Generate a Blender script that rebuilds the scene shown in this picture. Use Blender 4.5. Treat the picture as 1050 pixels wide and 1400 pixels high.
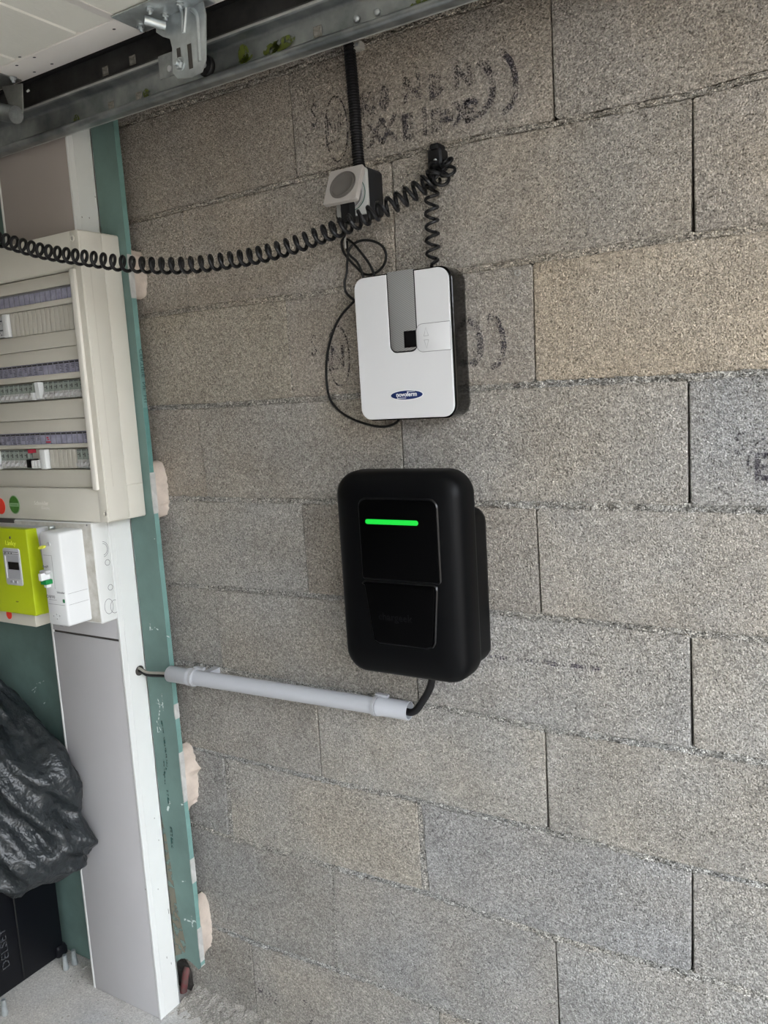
import bpy, bmesh, math, random
import numpy as np
from mathutils import Vector, Matrix, noise as mnoise
random.seed(7)
for o in list(bpy.data.objects): bpy.data.objects.remove(o)
SC = bpy.context.scene
COL = SC.collection

# ---------------------------------------------------------------- camera
# calibrated on the block courses: wall plane y=0, X right along it, Z up, room at y<0
FPX = 1137.2
CR = np.array([[0.8498667, 0.5236602, -0.0592159], [0.0233895, -0.1497342, -0.9884496], [-0.5264783, 0.8386654, -0.1395022]])
CP = np.array([1.26199, -1.30415, 1.39745])
cam_d = bpy.data.cameras.new('camera'); cam = bpy.data.objects.new('camera', cam_d); COL.objects.link(cam)
cam_d.sensor_fit = 'VERTICAL'; cam_d.sensor_height = 36.0; cam_d.sensor_width = 27.0
cam_d.lens = FPX / 1400 * 36.0; cam_d.clip_start = 0.02; cam_d.clip_end = 200
M = Matrix(((CR[0][0], -CR[1][0], -CR[2][0], CP[0]), (CR[0][1], -CR[1][1], -CR[2][1], CP[1]), (CR[0][2], -CR[1][2], -CR[2][2], CP[2]), (0, 0, 0, 1)))
cam.matrix_world = M
SC.camera = cam

def U(px, py, x=None, y=None, z=None):
    """world point seen at a photo pixel on a plane x=, y= or z="""
    d = CR.T @ np.array([(px - 525) / FPX, (py - 700) / FPX, 1.0])
    i, v = (0, x) if x is not None else (1, y) if y is not None else (2, z)
    return CP + (v - CP[i]) / d[i] * d

# ---------------------------------------------------------------- world, exposure
W = bpy.data.worlds.new('sky'); SC.world = W; W.use_nodes = True
nt = W.node_tree; nt.nodes.clear()
wo = nt.nodes.new('ShaderNodeOutputWorld'); bg = nt.nodes.new('ShaderNodeBackground')
bg.inputs['Color'].default_value = (0.91, 0.96, 1.03, 1); bg.inputs['Strength'].default_value = 2.6   # overcast sky outside the open garage
nt.links.new(bg.outputs[0], wo.inputs[0])
SC.view_settings.view_transform = 'Standard'; SC.view_settings.look = 'None'
SC.view_settings.exposure = 2.27; SC.view_settings.gamma = 1.0; SC.view_settings.use_curve_mapping = False

# ---------------------------------------------------------------- helpers
WORLD = {}
class MB:
    def __init__(s): s.v = []; s.f = []; s.m = []; s.cur = 0
    def add(s, vs, fs):
        b = len(s.v); s.v += [tuple(map(float, v)) for v in vs]
        for f in fs: s.f.append(tuple(i + b for i in f)); s.m.append(s.cur)
        return s
    def box(s, x0, x1, y0, y1, z0, z1):
        vs = [(x, y, z) for x in (x0, x1) for y in (y0, y1) for z in (z0, z1)]
        return s.add(vs, [(0, 1, 3, 2), (4, 6, 7, 5), (0, 4, 5, 1), (2, 3, 7, 6), (0, 2, 6, 4), (1, 5, 7, 3)])
    def bbox(s, x0, x1, y0, y1, z0, z1, b=.002):
        """box bevelled on all edges"""
        x0, x1 = min(x0, x1), max(x0, x1); y0, y1 = min(y0, y1), max(y0, y1); z0, z1 = min(z0, z1), max(z0, z1)
        L = lambda y, i, c: [(p[0], y, p[1]) for p in chamf(x0 + i, x1 - i, z0 + i, z1 - i, c)]
        return s.loft([L(y0, b, b * .5), L(y0 + b * .3, b * .3, b), L(y0 + b, 0, b), L(y1 - b, 0, b), L(y1 - b * .3, b * .3, b), L(y1, b, b * .5)])
    def loft(s, loops, caps=(True, True), closed=True):
        n = len(loops[0]); vs = [p for l in loops for p in l]; fs = []
        for k in range(len(loops) - 1):
            for i in range(n if closed else n - 1):
                j = (i + 1) % n
                fs.append((k * n + i, k * n + j, (k + 1) * n + j, (k + 1) * n + i))
        if caps[0]: fs.append(tuple(range(n - 1, -1, -1)))
        if caps[1]: fs.append(tuple((len(loops) - 1) * n + i for i in range(n)))
        return s.add(vs, fs)
    def tube(s, pts, r, n=10, caps=True, rs=None):
        pts = [Vector(p) for p in pts]; N = len(pts); loops = []
        t = (pts[1] - pts[0]).normalized(); a = Vector((0, 0, 1)) if abs(t.z) < .9 else Vector((0, 1, 0))
        u = t.cross(a).normalized()
        for i, p in enumerate(pts):
            t = (pts[min(i + 1, N - 1)] - pts[max(i - 1, 0)]).normalized()
            u = (u - t * u.dot(t)).normalized(); w = t.cross(u); rr = rs[i] if rs else r
            loops.append([p + (u * math.cos(q) + w * math.sin(q)) * rr for q in [2 * math.pi * k / n for k in range(n)]])
        return s.loft(loops, (caps, caps))
    def lathe(s, prof, c, ax=(0, -1, 0), n=24, caps=(True, True)):
        """prof = [(radius, height along ax)]"""
        a = Vector(ax).normalized(); t = Vector((0, 0, 1)) if abs(a.z) < .9 else Vector((1, 0, 0))
        u = a.cross(t).normalized(); w = a.cross(u); c = Vector(c)
        return s.loft([[c + a * h + (u * math.cos(q) + w * math.sin(q)) * max(r, 1e-5) for q in [2 * math.pi * k / n for k in range(n)]] for r, h in prof], caps)
    def prism(s, outline, y0, y1, b=0.0, sx=1.0):
        """outline [(x,z)] extruded in y; b = bevel of the y0 (room side) rim"""
        if b:
            cx = sum(p[0] for p in outline) / len(outline); cz = sum(p[1] for p in outline) / len(outline)
            ins = inset(outline, b); ins2 = inset(outline, b * .3)
            return s.loft([[(p[0], y0, p[1]) for p in ins], [(p[0], y0 + b * .3, p[1]) for p in ins2], [(p[0], y0 + b, p[1]) for p in outline], [(p[0], y1, p[1]) for p in outline]])
        return s.loft([[(p[0], y0, p[1]) for p in outline], [(p[0], y1, p[1]) for p in outline]])
def inset(o, d):
    n = len(o); A = sum(o[i][0] * o[(i + 1) % n][1] - o[(i + 1) % n][0] * o[i][1] for i in range(n)); sg = 1 if A > 0 else -1
    r = []
    for i in range(n):
        a = Vector(o[i - 1]); b_ = Vector(o[i]); c = Vector(o[(i + 1) % n])
        e1 = (b_ - a); e2 = (c - b_)
        e1 = e1.normalized() if e1.length > 1e-9 else e2.normalized(); e2 = e2.normalized() if e2.length > 1e-9 else e1
        n1 = Vector((-e1.y, e1.x)) * sg; n2 = Vector((-e2.y, e2.x)) * sg
        k = n1 + n2; k = k / max(k.length_squared / 2, .5)
        r.append((b_.x + k.x * d, b_.y + k.y * d))
    return r
def chamf(x0, x1, z0, z1, c):
    return [(x0 + c, z0), (x1 - c, z0), (x1, z0 + c), (x1, z1 - c), (x1 - c, z1), (x0 + c, z1), (x0, z1 - c), (x0, z0 + c)]
def rr(x0, x1, z0, z1, r, n=6):
    if not isinstance(r, (tuple, list)): r = (r,) * 4
    o = []
    for (cx, cz, a0, q) in ((x1, z0, -90, r[0]), (x1, z1, 0, r[1]), (x0, z1, 90, r[2]), (x0, z0, 180, r[3])):
        ox = cx - q if cx == x1 else cx + q; oz = cz - q if cz == z1 else cz + q
        for k in range(n + 1):
            a = math.radians(a0 + 90 * k / n); o.append((ox + q * math.cos(a), oz + q * math.sin(a)))
    return o
def ell(cx, cz, a, b, n=28, rot=0):
    return [(cx + a * math.cos(t) * math.cos(rot) - b * math.sin(t) * math.sin(rot), cz + a * math.cos(t) * math.sin(rot) + b * math.sin(t) * math.cos(rot)) for t in [2 * math.pi * k / n for k in range(n)]]
def obj(name, mb, mat, parent=None, ang=35, loc=None, **props):
    vs = np.array(mb.v); c = (vs.min(0) + vs.max(0)) / 2 if loc is None else np.array(loc)
    me = bpy.data.meshes.new(name); me.from_pydata([tuple(v - c) for v in vs], [], mb.f)
    for m in (mat if isinstance(mat, (list, tuple)) else [mat]): me.materials.append(m)
    if isinstance(mat, (list, tuple)): me.polygons.foreach_set('material_index', mb.m)
    bm = bmesh.new(); bm.from_mesh(me); bmesh.ops.recalc_face_normals(bm, faces=bm.faces); bm.to_mesh(me); bm.free()
    if ang:
        me.shade_smooth(); me.set_sharp_from_angle(angle=math.radians(ang))
    o = bpy.data.objects.new(name, me); COL.objects.link(o)
    pw = np.array(WORLD[parent.name]) if parent else np.zeros(3)
    o.location = tuple(c - pw); WORLD[o.name] = tuple(c)
    if parent: o.parent = parent
    for k, v in props.items(): o[k] = v
    return o
def thing(name, loc, label, cat, group=None):
    o = bpy.data.objects.new(name, None); COL.objects.link(o); o.location = tuple(map(float, loc)); o.empty_display_size = .05
    WORLD[o.name] = tuple(map(float, loc)); o['label'] = label; o['category'] = cat
    if group: o['group'] = group
    return o
def text_mb(txt, size, org, u=(1, 0, 0), v=(0, 0, 1), depth=.0006, mb=None, align='LEFT', bold=0.0, res=2, sx=1.0):
    cu = bpy.data.curves.new('t', 'FONT'); cu.body = txt; cu.size = size; cu.extrude = depth / 2; cu.align_x = align; cu.resolution_u = res; cu.offset = bold
    t = bpy.data.objects.new('t', cu); COL.objects.link(t); bpy.context.view_layer.update()
    me = bpy.data.meshes.new_from_object(t.evaluated_get(bpy.context.evaluated_depsgraph_get()))
    u = Vector(u).normalized(); v = Vector(v).normalized(); n = u.cross(v); org = Vector(org)
    mb = mb or MB()
    mb.add([org + u * (p.co.x * sx) + v * p.co.y + n * p.co.z for p in me.vertices], [tuple(f.vertices) for f in me.polygons])
    bpy.data.objects.remove(t); bpy.data.curves.remove(cu); bpy.data.meshes.remove(me)
    return mb

# ---------------------------------------------------------------- materials
def mat(name, col, rough=.5, metal=0.0, spec=.5, var=0.0, vscale=30, bump=0.0, bscale=200, bdist=.0005, emit=None, estr=0, trans=0, coat=0, vcol=None):
    m = bpy.data.materials.new(name); m.use_nodes = True; n = m.node_tree; b = n.nodes['Principled BSDF']; L = n.links
    b.inputs['Base Color'].default_value = (*col, 1); b.inputs['Roughness'].default_value = rough; b.inputs['Metallic'].default_value = metal
    b.inputs['Specular IOR Level'].default_value = spec; b.inputs['Transmission Weight'].default_value = trans; b.inputs['Coat Weight'].default_value = coat
    tc = n.nodes.new('ShaderNodeTexCoord')
    if var:
        nz = n.nodes.new('ShaderNodeTexNoise'); nz.inputs['Scale'].default_value = vscale; nz.inputs['Detail'].default_value = 5; nz.inputs['Roughness'].default_value = .6
        L.new(tc.outputs['Object'], nz.inputs['Vector'])
        mx = n.nodes.new('ShaderNodeMix'); mx.data_type = 'RGBA'
        rp = n.nodes.new('ShaderNodeMapRange'); rp.inputs[1].default_value = .35; rp.inputs[2].default_value = .65
        L.new(nz.outputs[0], rp.inputs[0]); L.new(rp.outputs[0], mx.inputs[0])
        vc = vcol or tuple(c * (1 - var) for c in col)
        mx.inputs[6].default_value = (*vc, 1); mx.inputs[7].default_value = (*col, 1); L.new(mx.outputs[2], b.inputs['Base Color'])
    if bump:
        nb = n.nodes.new('ShaderNodeTexNoise'); nb.inputs['Scale'].default_value = bscale; nb.inputs['Detail'].default_value = 3
        L.new(tc.outputs['Object'], nb.inputs['Vector'])
        bp = n.nodes.new('ShaderNodeBump'); bp.inputs['Strength'].default_value = bump; bp.inputs['Distance'].default_value = bdist
        L.new(nb.outputs[0], bp.inputs['Height']); L.new(bp.outputs[0], b.inputs['Normal'])
    if emit: b.inputs['Emission Color'].default_value = (*emit, 1); b.inputs['Emission Strength'].default_value = estr
    return m

def concrete(name, base, use_obj=True, grain=1.0, bump=1.0, dist=.0032):
    m = bpy.data.materials.new(name); m.use_nodes = True; n = m.node_tree; b = n.nodes['Principled BSDF']; L = n.links; N = n.nodes.new
    b.inputs['Roughness'].default_value = .95; b.inputs['Specular IOR Level'].default_value = .15
    tc = N('ShaderNodeTexCoord'); oi = N('ShaderNodeObjectInfo')
    ad = N('ShaderNodeVectorMath'); ad.operation = 'ADD'; cmb = N('ShaderNodeMath'); cmb.operation = 'MULTIPLY'; cmb.inputs[1].default_value = 37.0
    L.new(oi.outputs['Random'], cmb.inputs[0]); L.new(tc.outputs['Object'], ad.inputs[0]); L.new(cmb.outputs[0], ad.inputs[1])
    def nz(scale, det=3, rough=.6):
        k = N('ShaderNodeTexNoise'); k.inputs['Scale'].default_value = scale; k.inputs['Detail'].default_value = det; k.inputs['Roughness'].default_value = rough
        L.new(ad.outputs[0], k.inputs['Vector']); return k.outputs[0]
    def mr(src, a, b_, c, d):
        k = N('ShaderNodeMapRange'); L.new(src, k.inputs[0])
        for i, q in enumerate((a, b_, c, d)): k.inputs[i + 1].default_value = q
        return k.outputs[0]
    def mul(a, b_):
        k = N('ShaderNodeMath'); k.operation = 'MULTIPLY'; L.new(a, k.inputs[0]); L.new(b_, k.inputs[1]); return k.outputs[0]
    vo = N('ShaderNodeTexVoronoi'); vo.inputs['Scale'].default_value = 300; L.new(ad.outputs[0], vo.inputs['Vector'])
    vo2 = N('ShaderNodeTexVoronoi'); vo2.inputs['Scale'].default_value = 520; L.new(ad.outputs[0], vo2.inputs['Vector'])
    fine = nz(420, 2, .7); mid = nz(130, 4, .65); big = nz(9, 3, .55); pits = nz(300, 2, .5)
    spk = N('ShaderNodeSeparateColor'); L.new(vo.outputs['Color'], spk.inputs[0])
    spk2 = N('ShaderNodeSeparateColor'); L.new(vo2.outputs['Color'], spk2.inputs[0])
    g1 = mr(fine, .3, .7, 1 - .42 * grain, 1 + .40 * grain)
    g2 = mr(mid, .3, .7, 1 - .16 * grain, 1 + .13 * grain)
    g3 = mr(big, .3, .7, .90, 1.08)
    g4 = mr(spk.outputs[0], 0, 1, 1 - .26 * grain, 1 + .26 * grain)
    g5 = mr(spk2.outputs[1], .93, .97, 1, 1 + .45 * grain)          # pale sand grains
    g6 = mr(pits, .31, .37, 1 - .42 * grain, 1)                       # dark pores
    tot = mul(mul(mul(g1, g2), mul(g3, g4)), mul(g5, g6))
    vm = N('ShaderNodeVectorMath'); vm.operation = 'SCALE'
    # warm and cool patches of the aggregate
    tint = N('ShaderNodeMix'); tint.data_type = 'RGBA'; tint.inputs[6].default_value = (1.03, 1.0, .95, 1); tint.inputs[7].default_value = (.985, 1.0, 1.015, 1)
    L.new(mr(nz(3.5, 2), .35, .65, 0, 1), tint.inputs[0])
    mb_ = N('ShaderNodeMix'); mb_.data_type = 'RGBA'; mb_.blend_type = 'MULTIPLY'; mb_.inputs[0].default_value = 1
    L.new(tint.outputs[2], mb_.inputs[6])
    if use_obj: L.new(oi.outputs['Color'], mb_.inputs[7])
    else: mb_.inputs[7].default_value = (*base, 1)
    L.new(mb_.outputs[2], vm.inputs[0]); L.new(tot, vm.inputs['Scale']); L.new(vm.outputs[0], b.inputs['Base Color'])
    hs = N('ShaderNodeMath'); hs.operation = 'ADD'; h1 = mr(vo.outputs['Distance'], 0, .8, 1, .2)
    h2 = mul(mr(mid, .25, .75, .2, 1.3), h1); L.new(h2, hs.inputs[0]); L.new(mr(fine, .2, .8, 0, .7), hs.inputs[1])
    hp = N('ShaderNodeMath'); hp.operation = 'ADD'; L.new(hs.outputs[0], hp.inputs[0]); L.new(mr(pits, .28, .4, -.9, 0), hp.inputs[1])
    bp = N('ShaderNodeBump'); bp.inputs['Strength'].default_value = bump; bp.inputs['Distance'].default_value = dist
    L.new(hp.outputs[0], bp.inputs['Height']); L.new(bp.outputs[0], b.inputs['Normal'])
    return m

def inkmat(name, col, cover=.5, scale=330):
    """worn speckled print: ink left only on the proud grains"""
    m = bpy.data.materials.new(name); m.use_nodes = True; n = m.node_tree; b = n.nodes['Principled BSDF']; L = n.links; N = n.nodes.new
    b.inputs['Base Color'].default_value = (*col, 1); b.inputs['Roughness'].default_value = .9; b.inputs['Specular IOR Level'].default_value = .1
    tc = N('ShaderNodeTexCoord'); a = N('ShaderNodeTexNoise'); a.inputs['Scale'].default_value = scale; a.inputs['Detail'].default_value = 2
    a2 = N('ShaderNodeTexNoise'); a2.inputs['Scale'].default_value = 45; a2.inputs['Detail'].default_value = 2
    L.new(tc.outputs['Object'], a.inputs['Vector']); L.new(tc.outputs['Object'], a2.inputs['Vector'])
    ad = N('ShaderNodeMath'); ad.operation = 'ADD'; L.new(a.outputs[0], ad.inputs[0])
    s = N('ShaderNodeMath'); s.operation = 'MULTIPLY'; s.inputs[1].default_value = .5; L.new(a2.outputs[0], s.inputs[0]); L.new(s.outputs[0], ad.inputs[1])
    r = N('ShaderNodeMapRange'); t = 1.25 - cover; r.inputs[1].default_value = t - .06; r.inputs[2].default_value = t + .08; L.new(ad.outputs[0], r.inputs[0]); r.inputs[4].default_value = .85
    L.new(r.outputs[0], b.inputs['Alpha'])
    return m

BLOCK = concrete('block_concrete', None)
MORTAR = concrete('mortar', None, use_obj=True, grain=1.7, dist=.004)
CORE = mat('wall_core', (.06, .055, .05), .95)
FLOOR = concrete('floor_concrete', (.50, .49, .475), use_obj=False, grain=.45, bump=.6, dist=.001)
WHITEWALL = mat('plain_plaster', (.36, .32, .27), .9, var=.1, vscale=3)
GREEN = mat('green_plasterboard_paper', (.135, .215, .195), .8, var=.22, vscale=9, bump=.15, bscale=300)
GREENEDGE = mat('green_board_edge', (.16, .30, .275), .75, var=.2, vscale=25)
GYPSUM = mat('gypsum', (.50, .50, .48), .9, var=.25, vscale=40)
ADHES = mat('pink_adhesive_plaster', (.56, .48, .41), .9, var=.2, vscale=30, bump=.6, bscale=60, bdist=.003)
CREAM = mat('cream_plastic', (.62, .60, .53), .45, var=.04, vscale=8)
CREAMD = mat('cream_plastic_matt', (.55, .53, .465), .5, var=.05, vscale=8)
BLANK = mat('blanking_plastic', (.50, .485, .43), .5)
WHITE = mat('white_plastic', (.72, .74, .745), .4, var=.03, vscale=6)
PVCW = mat('white_trunking', (.70, .715, .70), .45, var=.05, vscale=5)
COVERG = mat('grey_trunking_cover', (.47, .465, .475), .5, var=.05, vscale=4)
LIME = mat('lime_plastic', (.40, .49, .010), .35, var=.05, vscale=5)
GREYP = mat('grey_plastic', (.33, .33, .34), .45, var=.1, vscale=40)
LGREY = mat('light_grey_plastic', (.45, .46, .47), .4)
BLACK = mat('black_plastic', (.005, .005, .006), .45, spec=.3, var=.2, vscale=20)
BLACKM = mat('black_matt_rubber', (.005, .005, .006), .6, spec=.3)
CHG = mat('charger_satin_black', (.0010, .0012, .0017), .45, spec=.13)
CHGP = mat('charger_inner_black', (.0004, .0004, .0006), .4, spec=.06)
SMOKE = mat('smoked_glossy_black', (.003, .003, .003), .14, spec=.32, bump=.35, bscale=28, bdist=.004)
SILVER = mat('silver_painted_front', (.60, .605, .61), .42, metal=.0, var=.02, vscale=4)
GALV = mat('galvanised_steel', (.42, .45, .46), .38, metal=.85, var=.45, vscale=28, bump=.1, bscale=80)
GALVB = mat('bright_zinc', (.60, .65, .67), .30, metal=.72, var=.25, vscale=30)
RAILM = mat('track_steel', (.17, .19, .195), .34, metal=.75, var=.6, vscale=14, vcol=(.36, .38, .38), bump=.1, bscale=60)
DOORW = mat('door_woodgrain_white', (.80, .79, .72), .55, var=.04, vscale=10)
STILE = mat('door_end_cap_white', (.80, .77, .73), .45, var=.03, vscale=10)
CASE = mat('suitcase_black', (.003, .0035, .0055), .4, spec=.25)
BAGM = mat('crumpled_black_film', (.010, .013, .016), .36, spec=.5, var=.6, vscale=60, vcol=(.020, .025, .027), bump=1.0, bscale=55, bdist=.006)
REDM = mat('red_sticker', (.75, .045, .025), .5)
GREENST = mat('green_sticker', (.06, .20, .03), .5, var=.3, vscale=60)
GREENL = mat('green_sticker_text', (.25, .42, .22), .5)
GREENT = mat('green_toggle', (.0, .20, .045), .4)
NAVY = mat('navy_badge', (.006, .02, .10), .35)
LAV = mat('label_paper', (.33, .33, .42), .6, var=.3, vscale=90, vcol=(.22, .22, .30))
DARKTXT = mat('print_dark', (.05, .05, .055), .7)
GREYTXT = mat('print_grey', (.16, .16, .17), .7)
REDTXT = mat('print_red', (.45, .03, .06), .7)
YELLOW = mat('yellow_seal', (.75, .78, .08), .5)
LEDM = mat('green_led', (.0, .02, .003), .4, emit=(.002, .165, .012), estr=1.0)
PIPE = mat('grey_pvc_pipe', (.43, .445, .475), .38, var=.03, vscale=10)
SCREEN = mat('dark_screen', (.004, .004, .005), .15)
LENS = mat('grey_ribbed_lens', (.20, .20, .195), .3, bump=.0)
REDGUM = mat('red_duct', (.16, .035, .04), .8, var=.7, vscale=90, vcol=(.10, .07, .06))
INK = inkmat('block_print_ink', (.05, .045, .06), .50)
INKL = inkmat('block_print_ink_pale', (.07, .06, .08), .47)
CHALK = inkmat('chalk_smear', (.62, .72, .70), .50, 150)
MOSS = inkmat('lichen_green', (.12, .15, .03), .58, 120)
SMEAR = inkmat('dark_smear', (.04, .10, .09), .52, 140)
DIRT = inkmat('grime', (.13, .12, .10), .40, 90)
BREAK = mat('breaker_green_grey', (.27, .31, .28), .5)
BREAKW = mat('breaker_toggle_white', (.50, .50, .50), .45)
EMBOSS = mat('embossed_cream', (.70, .68, .62), .4)

# door woodgrain bump
def woodgrain(m):
    n = m.node_tree; L = n.links; N = n.nodes.new; b = n.nodes['Principled BSDF']
    tc = N('ShaderNodeTexCoord'); mp = N('ShaderNodeMapping'); mp.inputs['Scale'].default_value = (160, 28, 100); L.new(tc.outputs['Object'], mp.inputs[0])
    nz = N('ShaderNodeTexNoise'); nz.inputs['Scale'].default_value = 1.4; nz.inputs['Detail'].default_value = 3; L.new(mp.outputs[0], nz.inputs['Vector'])
    bp = N('ShaderNodeBump'); bp.inputs['Strength'].default_value = .55; bp.inputs['Distance'].default_value = .0012; L.new(nz.outputs[0], bp.inputs['Height']); L.new(bp.outputs[0], b.inputs['Normal'])
woodgrain(DOORW)
# fine ribs of the opener lens
def ribs(m, scale=900, rot=.35):
    n = m.node_tree; L = n.links; N = n.nodes.new; b = n.nodes['Principled BSDF']
    tc = N('ShaderNodeTexCoord'); mp = N('ShaderNodeMapping'); mp.inputs['Rotation'].default_value = (0, rot, 0); L.new(tc.outputs['Object'], mp.inputs[0])
    w = N('ShaderNodeTexWave'); w.bands_direction = 'Z'; w.inputs['Scale'].default_value = scale / 6.28; L.new(mp.outputs[0], w.inputs['Vector'])
    mx = N('ShaderNodeMix'); mx.data_type = 'RGBA'; mx.inputs[6].default_value = (.13, .13, .125, 1); mx.inputs[7].default_value = (.27, .27, .265, 1)
    L.new(w.outputs['Fac'], mx.inputs[0]); L.new(mx.outputs[2], b.inputs['Base Color'])
ribs(LENS, 700)

# ================================================================= ROOM SHELL
FZ = -.036
def struct(name, mb, m, **k): return obj(name, mb, m, None, kind='structure', **k)

# ---- block wall
HPX = {0: [(389, 98), (513, 53), (596, 22), (676, 0)],
 1: [(180, 303), (263, 281.7), (403, 247), (664, 185), (756.4, 168.4), (947, 128.6), (1046, 100.7)],
 2: [(193, 433), (317, 415), (390, 407), (729, 355.7), (944, 323), (1046.5, 312)],
 3: [(217, 557), (300, 554), (400, 547), (733, 525.5), (941, 515.7), (1046, 508.6)],
 4: [(241, 682), (393, 685), (733, 690.5), (941, 696)],
 5: [(241, 799), (421, 814), (738, 844), (942.5, 865.7)],
 6: [(302, 915), (420, 938), (640, 975), (745, 997), (946, 1027)],
 7: [(271, 1025), (439, 1066), (571, 1095), (747, 1137.4), (946, 1188.5)],
 8: [(268, 1128.6), (314, 1146), (453.6, 1185.7), (582, 1222), (759, 1283.7), (946, 1334)],
 9: [(286, 1264), (341, 1287.5), (461, 1327), (599, 1380)]}
HL = {}
for j, ps in HPX.items():
    q = [U(*p, y=0) for p in ps]; q.sort(key=lambda a: a[0]); HL[j] = [(a[0], a[2]) for a in q]
HL[-1] = [(0, 2.2)]; HL[-2] = [(0, 2.4)]; HL[-3] = [(0, 2.6)]; HL[10] = [(0, FZ + .005)]
def hz(j, x):
    P = HL[j]
    if x <= P[0][0]: return P[0][1]
    if x >= P[-1][0]: return P[-1][1]
    for a, b in zip(P, P[1:]):
        if a[0] <= x <= b[0]: return a[1] + (b[1] - a[1]) * (x - a[0]) / (b[0] - a[0])
# vertical joints: row -> [(top px, bottom px, gap top mm, gap bottom mm, filled)]
VPX = {0: [((398, 150), (405, 238), 1.5, 2.5, 0), ((753, 20), (757, 155), 1.5, 3.2, 0)],
 1: [((249, 297), (257, 418), 2, 2, 1), ((535, 235), (540, 360), 2, 1.5, 0), ((946, 140), (946.7, 315), 1.5, 5.5, 0)],
 2: [((390.7, 411.7), (400, 541.7), 3, 3, 1), ((728, 365), (731.5, 521), 1.2, 2, 0)],
 3: [((274, 598), (283, 675.6), 1.5, 2, 0), ((548, 580), (551, 640), 1.5, 1.5, 0), ((940.6, 525), (942, 687), 2.5, 4, 0)],
 4: [((411.6, 689), (421.4, 811), 1.5, 2.2, 0), ((733, 706), (739, 835), 1.8, 3.0, 0)],
 5: [((294, 811), (303.4, 910), 1.2, 2, 0), ((566, 880), (571, 950), 1.2, 2, 0), ((943.6, 875), (945.7, 1018), 2.5, 4.2, 0)],
 6: [((433, 966), (439, 1061), 1.6, 2, 0), ((745, 1005), (749, 1131), 2, 4.4, 0)],
 7: [((309, 1036), (314, 1139), 13, 13, 2), ((572, 1097), (581, 1217), 10, 17, 2), ((945.8, 1196), (946, 1332), 2, 4.4, 0)],
 8: [((455, 1198), (460, 1321), 3, 3, 1), ((759, 1290), (763.5, 1393), 1.6, 4.0, 0)],
 9: [((343, 1293), (352, 1400), 2, 2.5, 0), ((599, 1383), (601, 1399), 2, 2, 0)]}
wall = struct('wall_back', MB().box(-3.6, 2.6, .16, .22, FZ, 2.6), CORE, ang=0)
GREYC = (.350, .336, .310); WARM = (.360, .326, .284)  # WARM paints warm bounce light into the upper courses
TONES = {(1, 2): (.355, .325, .285), (2, 2): (.405, .350, .280), (2, 0): (.365, .328, .270), (3, 2): (.345, .325, .295), (3, 1): (.330, .308, .275), (3, 3): (.325, .318, .305), (4, 2): (.365, .343, .310), (5, 2): (.350, .342, .326),
         (6, 1): (.365, .352, .325), (7, 1): (.372, .352, .316), (6, 0): (.340, .318, .285), (4, 1): (.320, .298, .268), (8, 1): (.340, .333, .318), (8, 0): (.315, .306, .288),
         (7, 2): (.335, .330, .320), (9, 0): (.315, .303, .282), (7, 0): (.320, .308, .288), (8, 2): (.350, .342, .324)}
def vx(px, j):  # x of a vertical joint at the height of course line j
    return px
for row in range(-3, 10):
    vs = []
    for (a, b, g0, g1, fl) in VPX.get(row, []):
        A = U(*a, y=0); B = U(*b, y=0); s = (B[0] - A[0]) / (A[2] - B[2])
        s = max(-.03, min(.03, s)); mx = (A[0] + B[0]) / 2; mz = (A[2] + B[2]) / 2
        vs.append([mx, s, mz, g0 / 1000, g1 / 1000, fl])
    if not vs: vs = [[.25 if row % 2 else 0, 0, 0, .002, .003, 0]]
    nat = len(vs)
    while vs[0][0] > -1.6: vs.insert(0, [vs[0][0] - .5, 0, 0, .002, .003, 0]); 
    while vs[-1][0] < 2.3: vs.append([vs[-1][0] + .5, 0, 0, .002, .003, 0])
    first = next((i for i, v in enumerate(vs) if v[0] > -.2), 0)
    for i in range(len(vs) - 1):
        l, r = vs[i], vs[i + 1]
        def jx(v, z): return v[0] + v[1] * (v[2] - z)
        ht = .0048
        xt0 = jx(l, hz(row, l[0])) + l[3] / 2; xb0 = jx(l, hz(row + 1, l[0])) + l[4] / 2
        xt1 = jx(r, hz(row, r[0])) - r[3] / 2; xb1 = jx(r, hz(row + 1, r[0])) - r[4] / 2
        c = [(xb0, hz(row + 1, xb0) + ht), (xb1, hz(row + 1, xb1) + ht), (xt1, hz(row, xt1) - ht), (xt0, hz(row, xt0) - ht)]
        dy = random.uniform(-.0012, .0012); ch = .0022
        o2 = []
        for k, (px_, pz_) in enumerate(c):
            if k == 1: o2 += [(xb0 + (xb1 - xb0) * f_, hz(row + 1, xb0 + (xb1 - xb0) * f_) + ht + random.uniform(-.0004, .0004)) for f_ in (.2, .4, .6, .8)]
            if k == 3: o2 += [(xt1 + (xt0 - xt1) * f_, hz(row, xt1 + (xt0 - xt1) * f_) - ht + random.uniform(-.0004, .0004)) for f_ in (.2, .4, .6, .8)]      # small corner cuts
            sx = 1 if k in (0, 3) else -1; sz = 1 if k in (0, 1) else -1; q = random.uniform(.002, .006)
            a = (px_ + sx * q, pz_); b = (px_, pz_ + sz * q)
            o2 += [a, b] if k in (1, 3) else [b, a]
        mb = MB(); ins = inset(o2, ch)
        mb.loft([[(p[0], dy, p[1]) for p in ins], [(p[0], dy + ch, p[1]) for p in o2], [(p[0], .15, p[1]) for p in o2]])
        o = obj('block', mb, BLOCK, wall, ang=0)
        idx = i + 1 - first
        q_ = random.uniform(.96, 1.04); t = TONES.get((row, idx), None) or tuple(v * q_ for v in (GREYC if row > 3 else WARM))
        o.color = (*t, 1)
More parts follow.
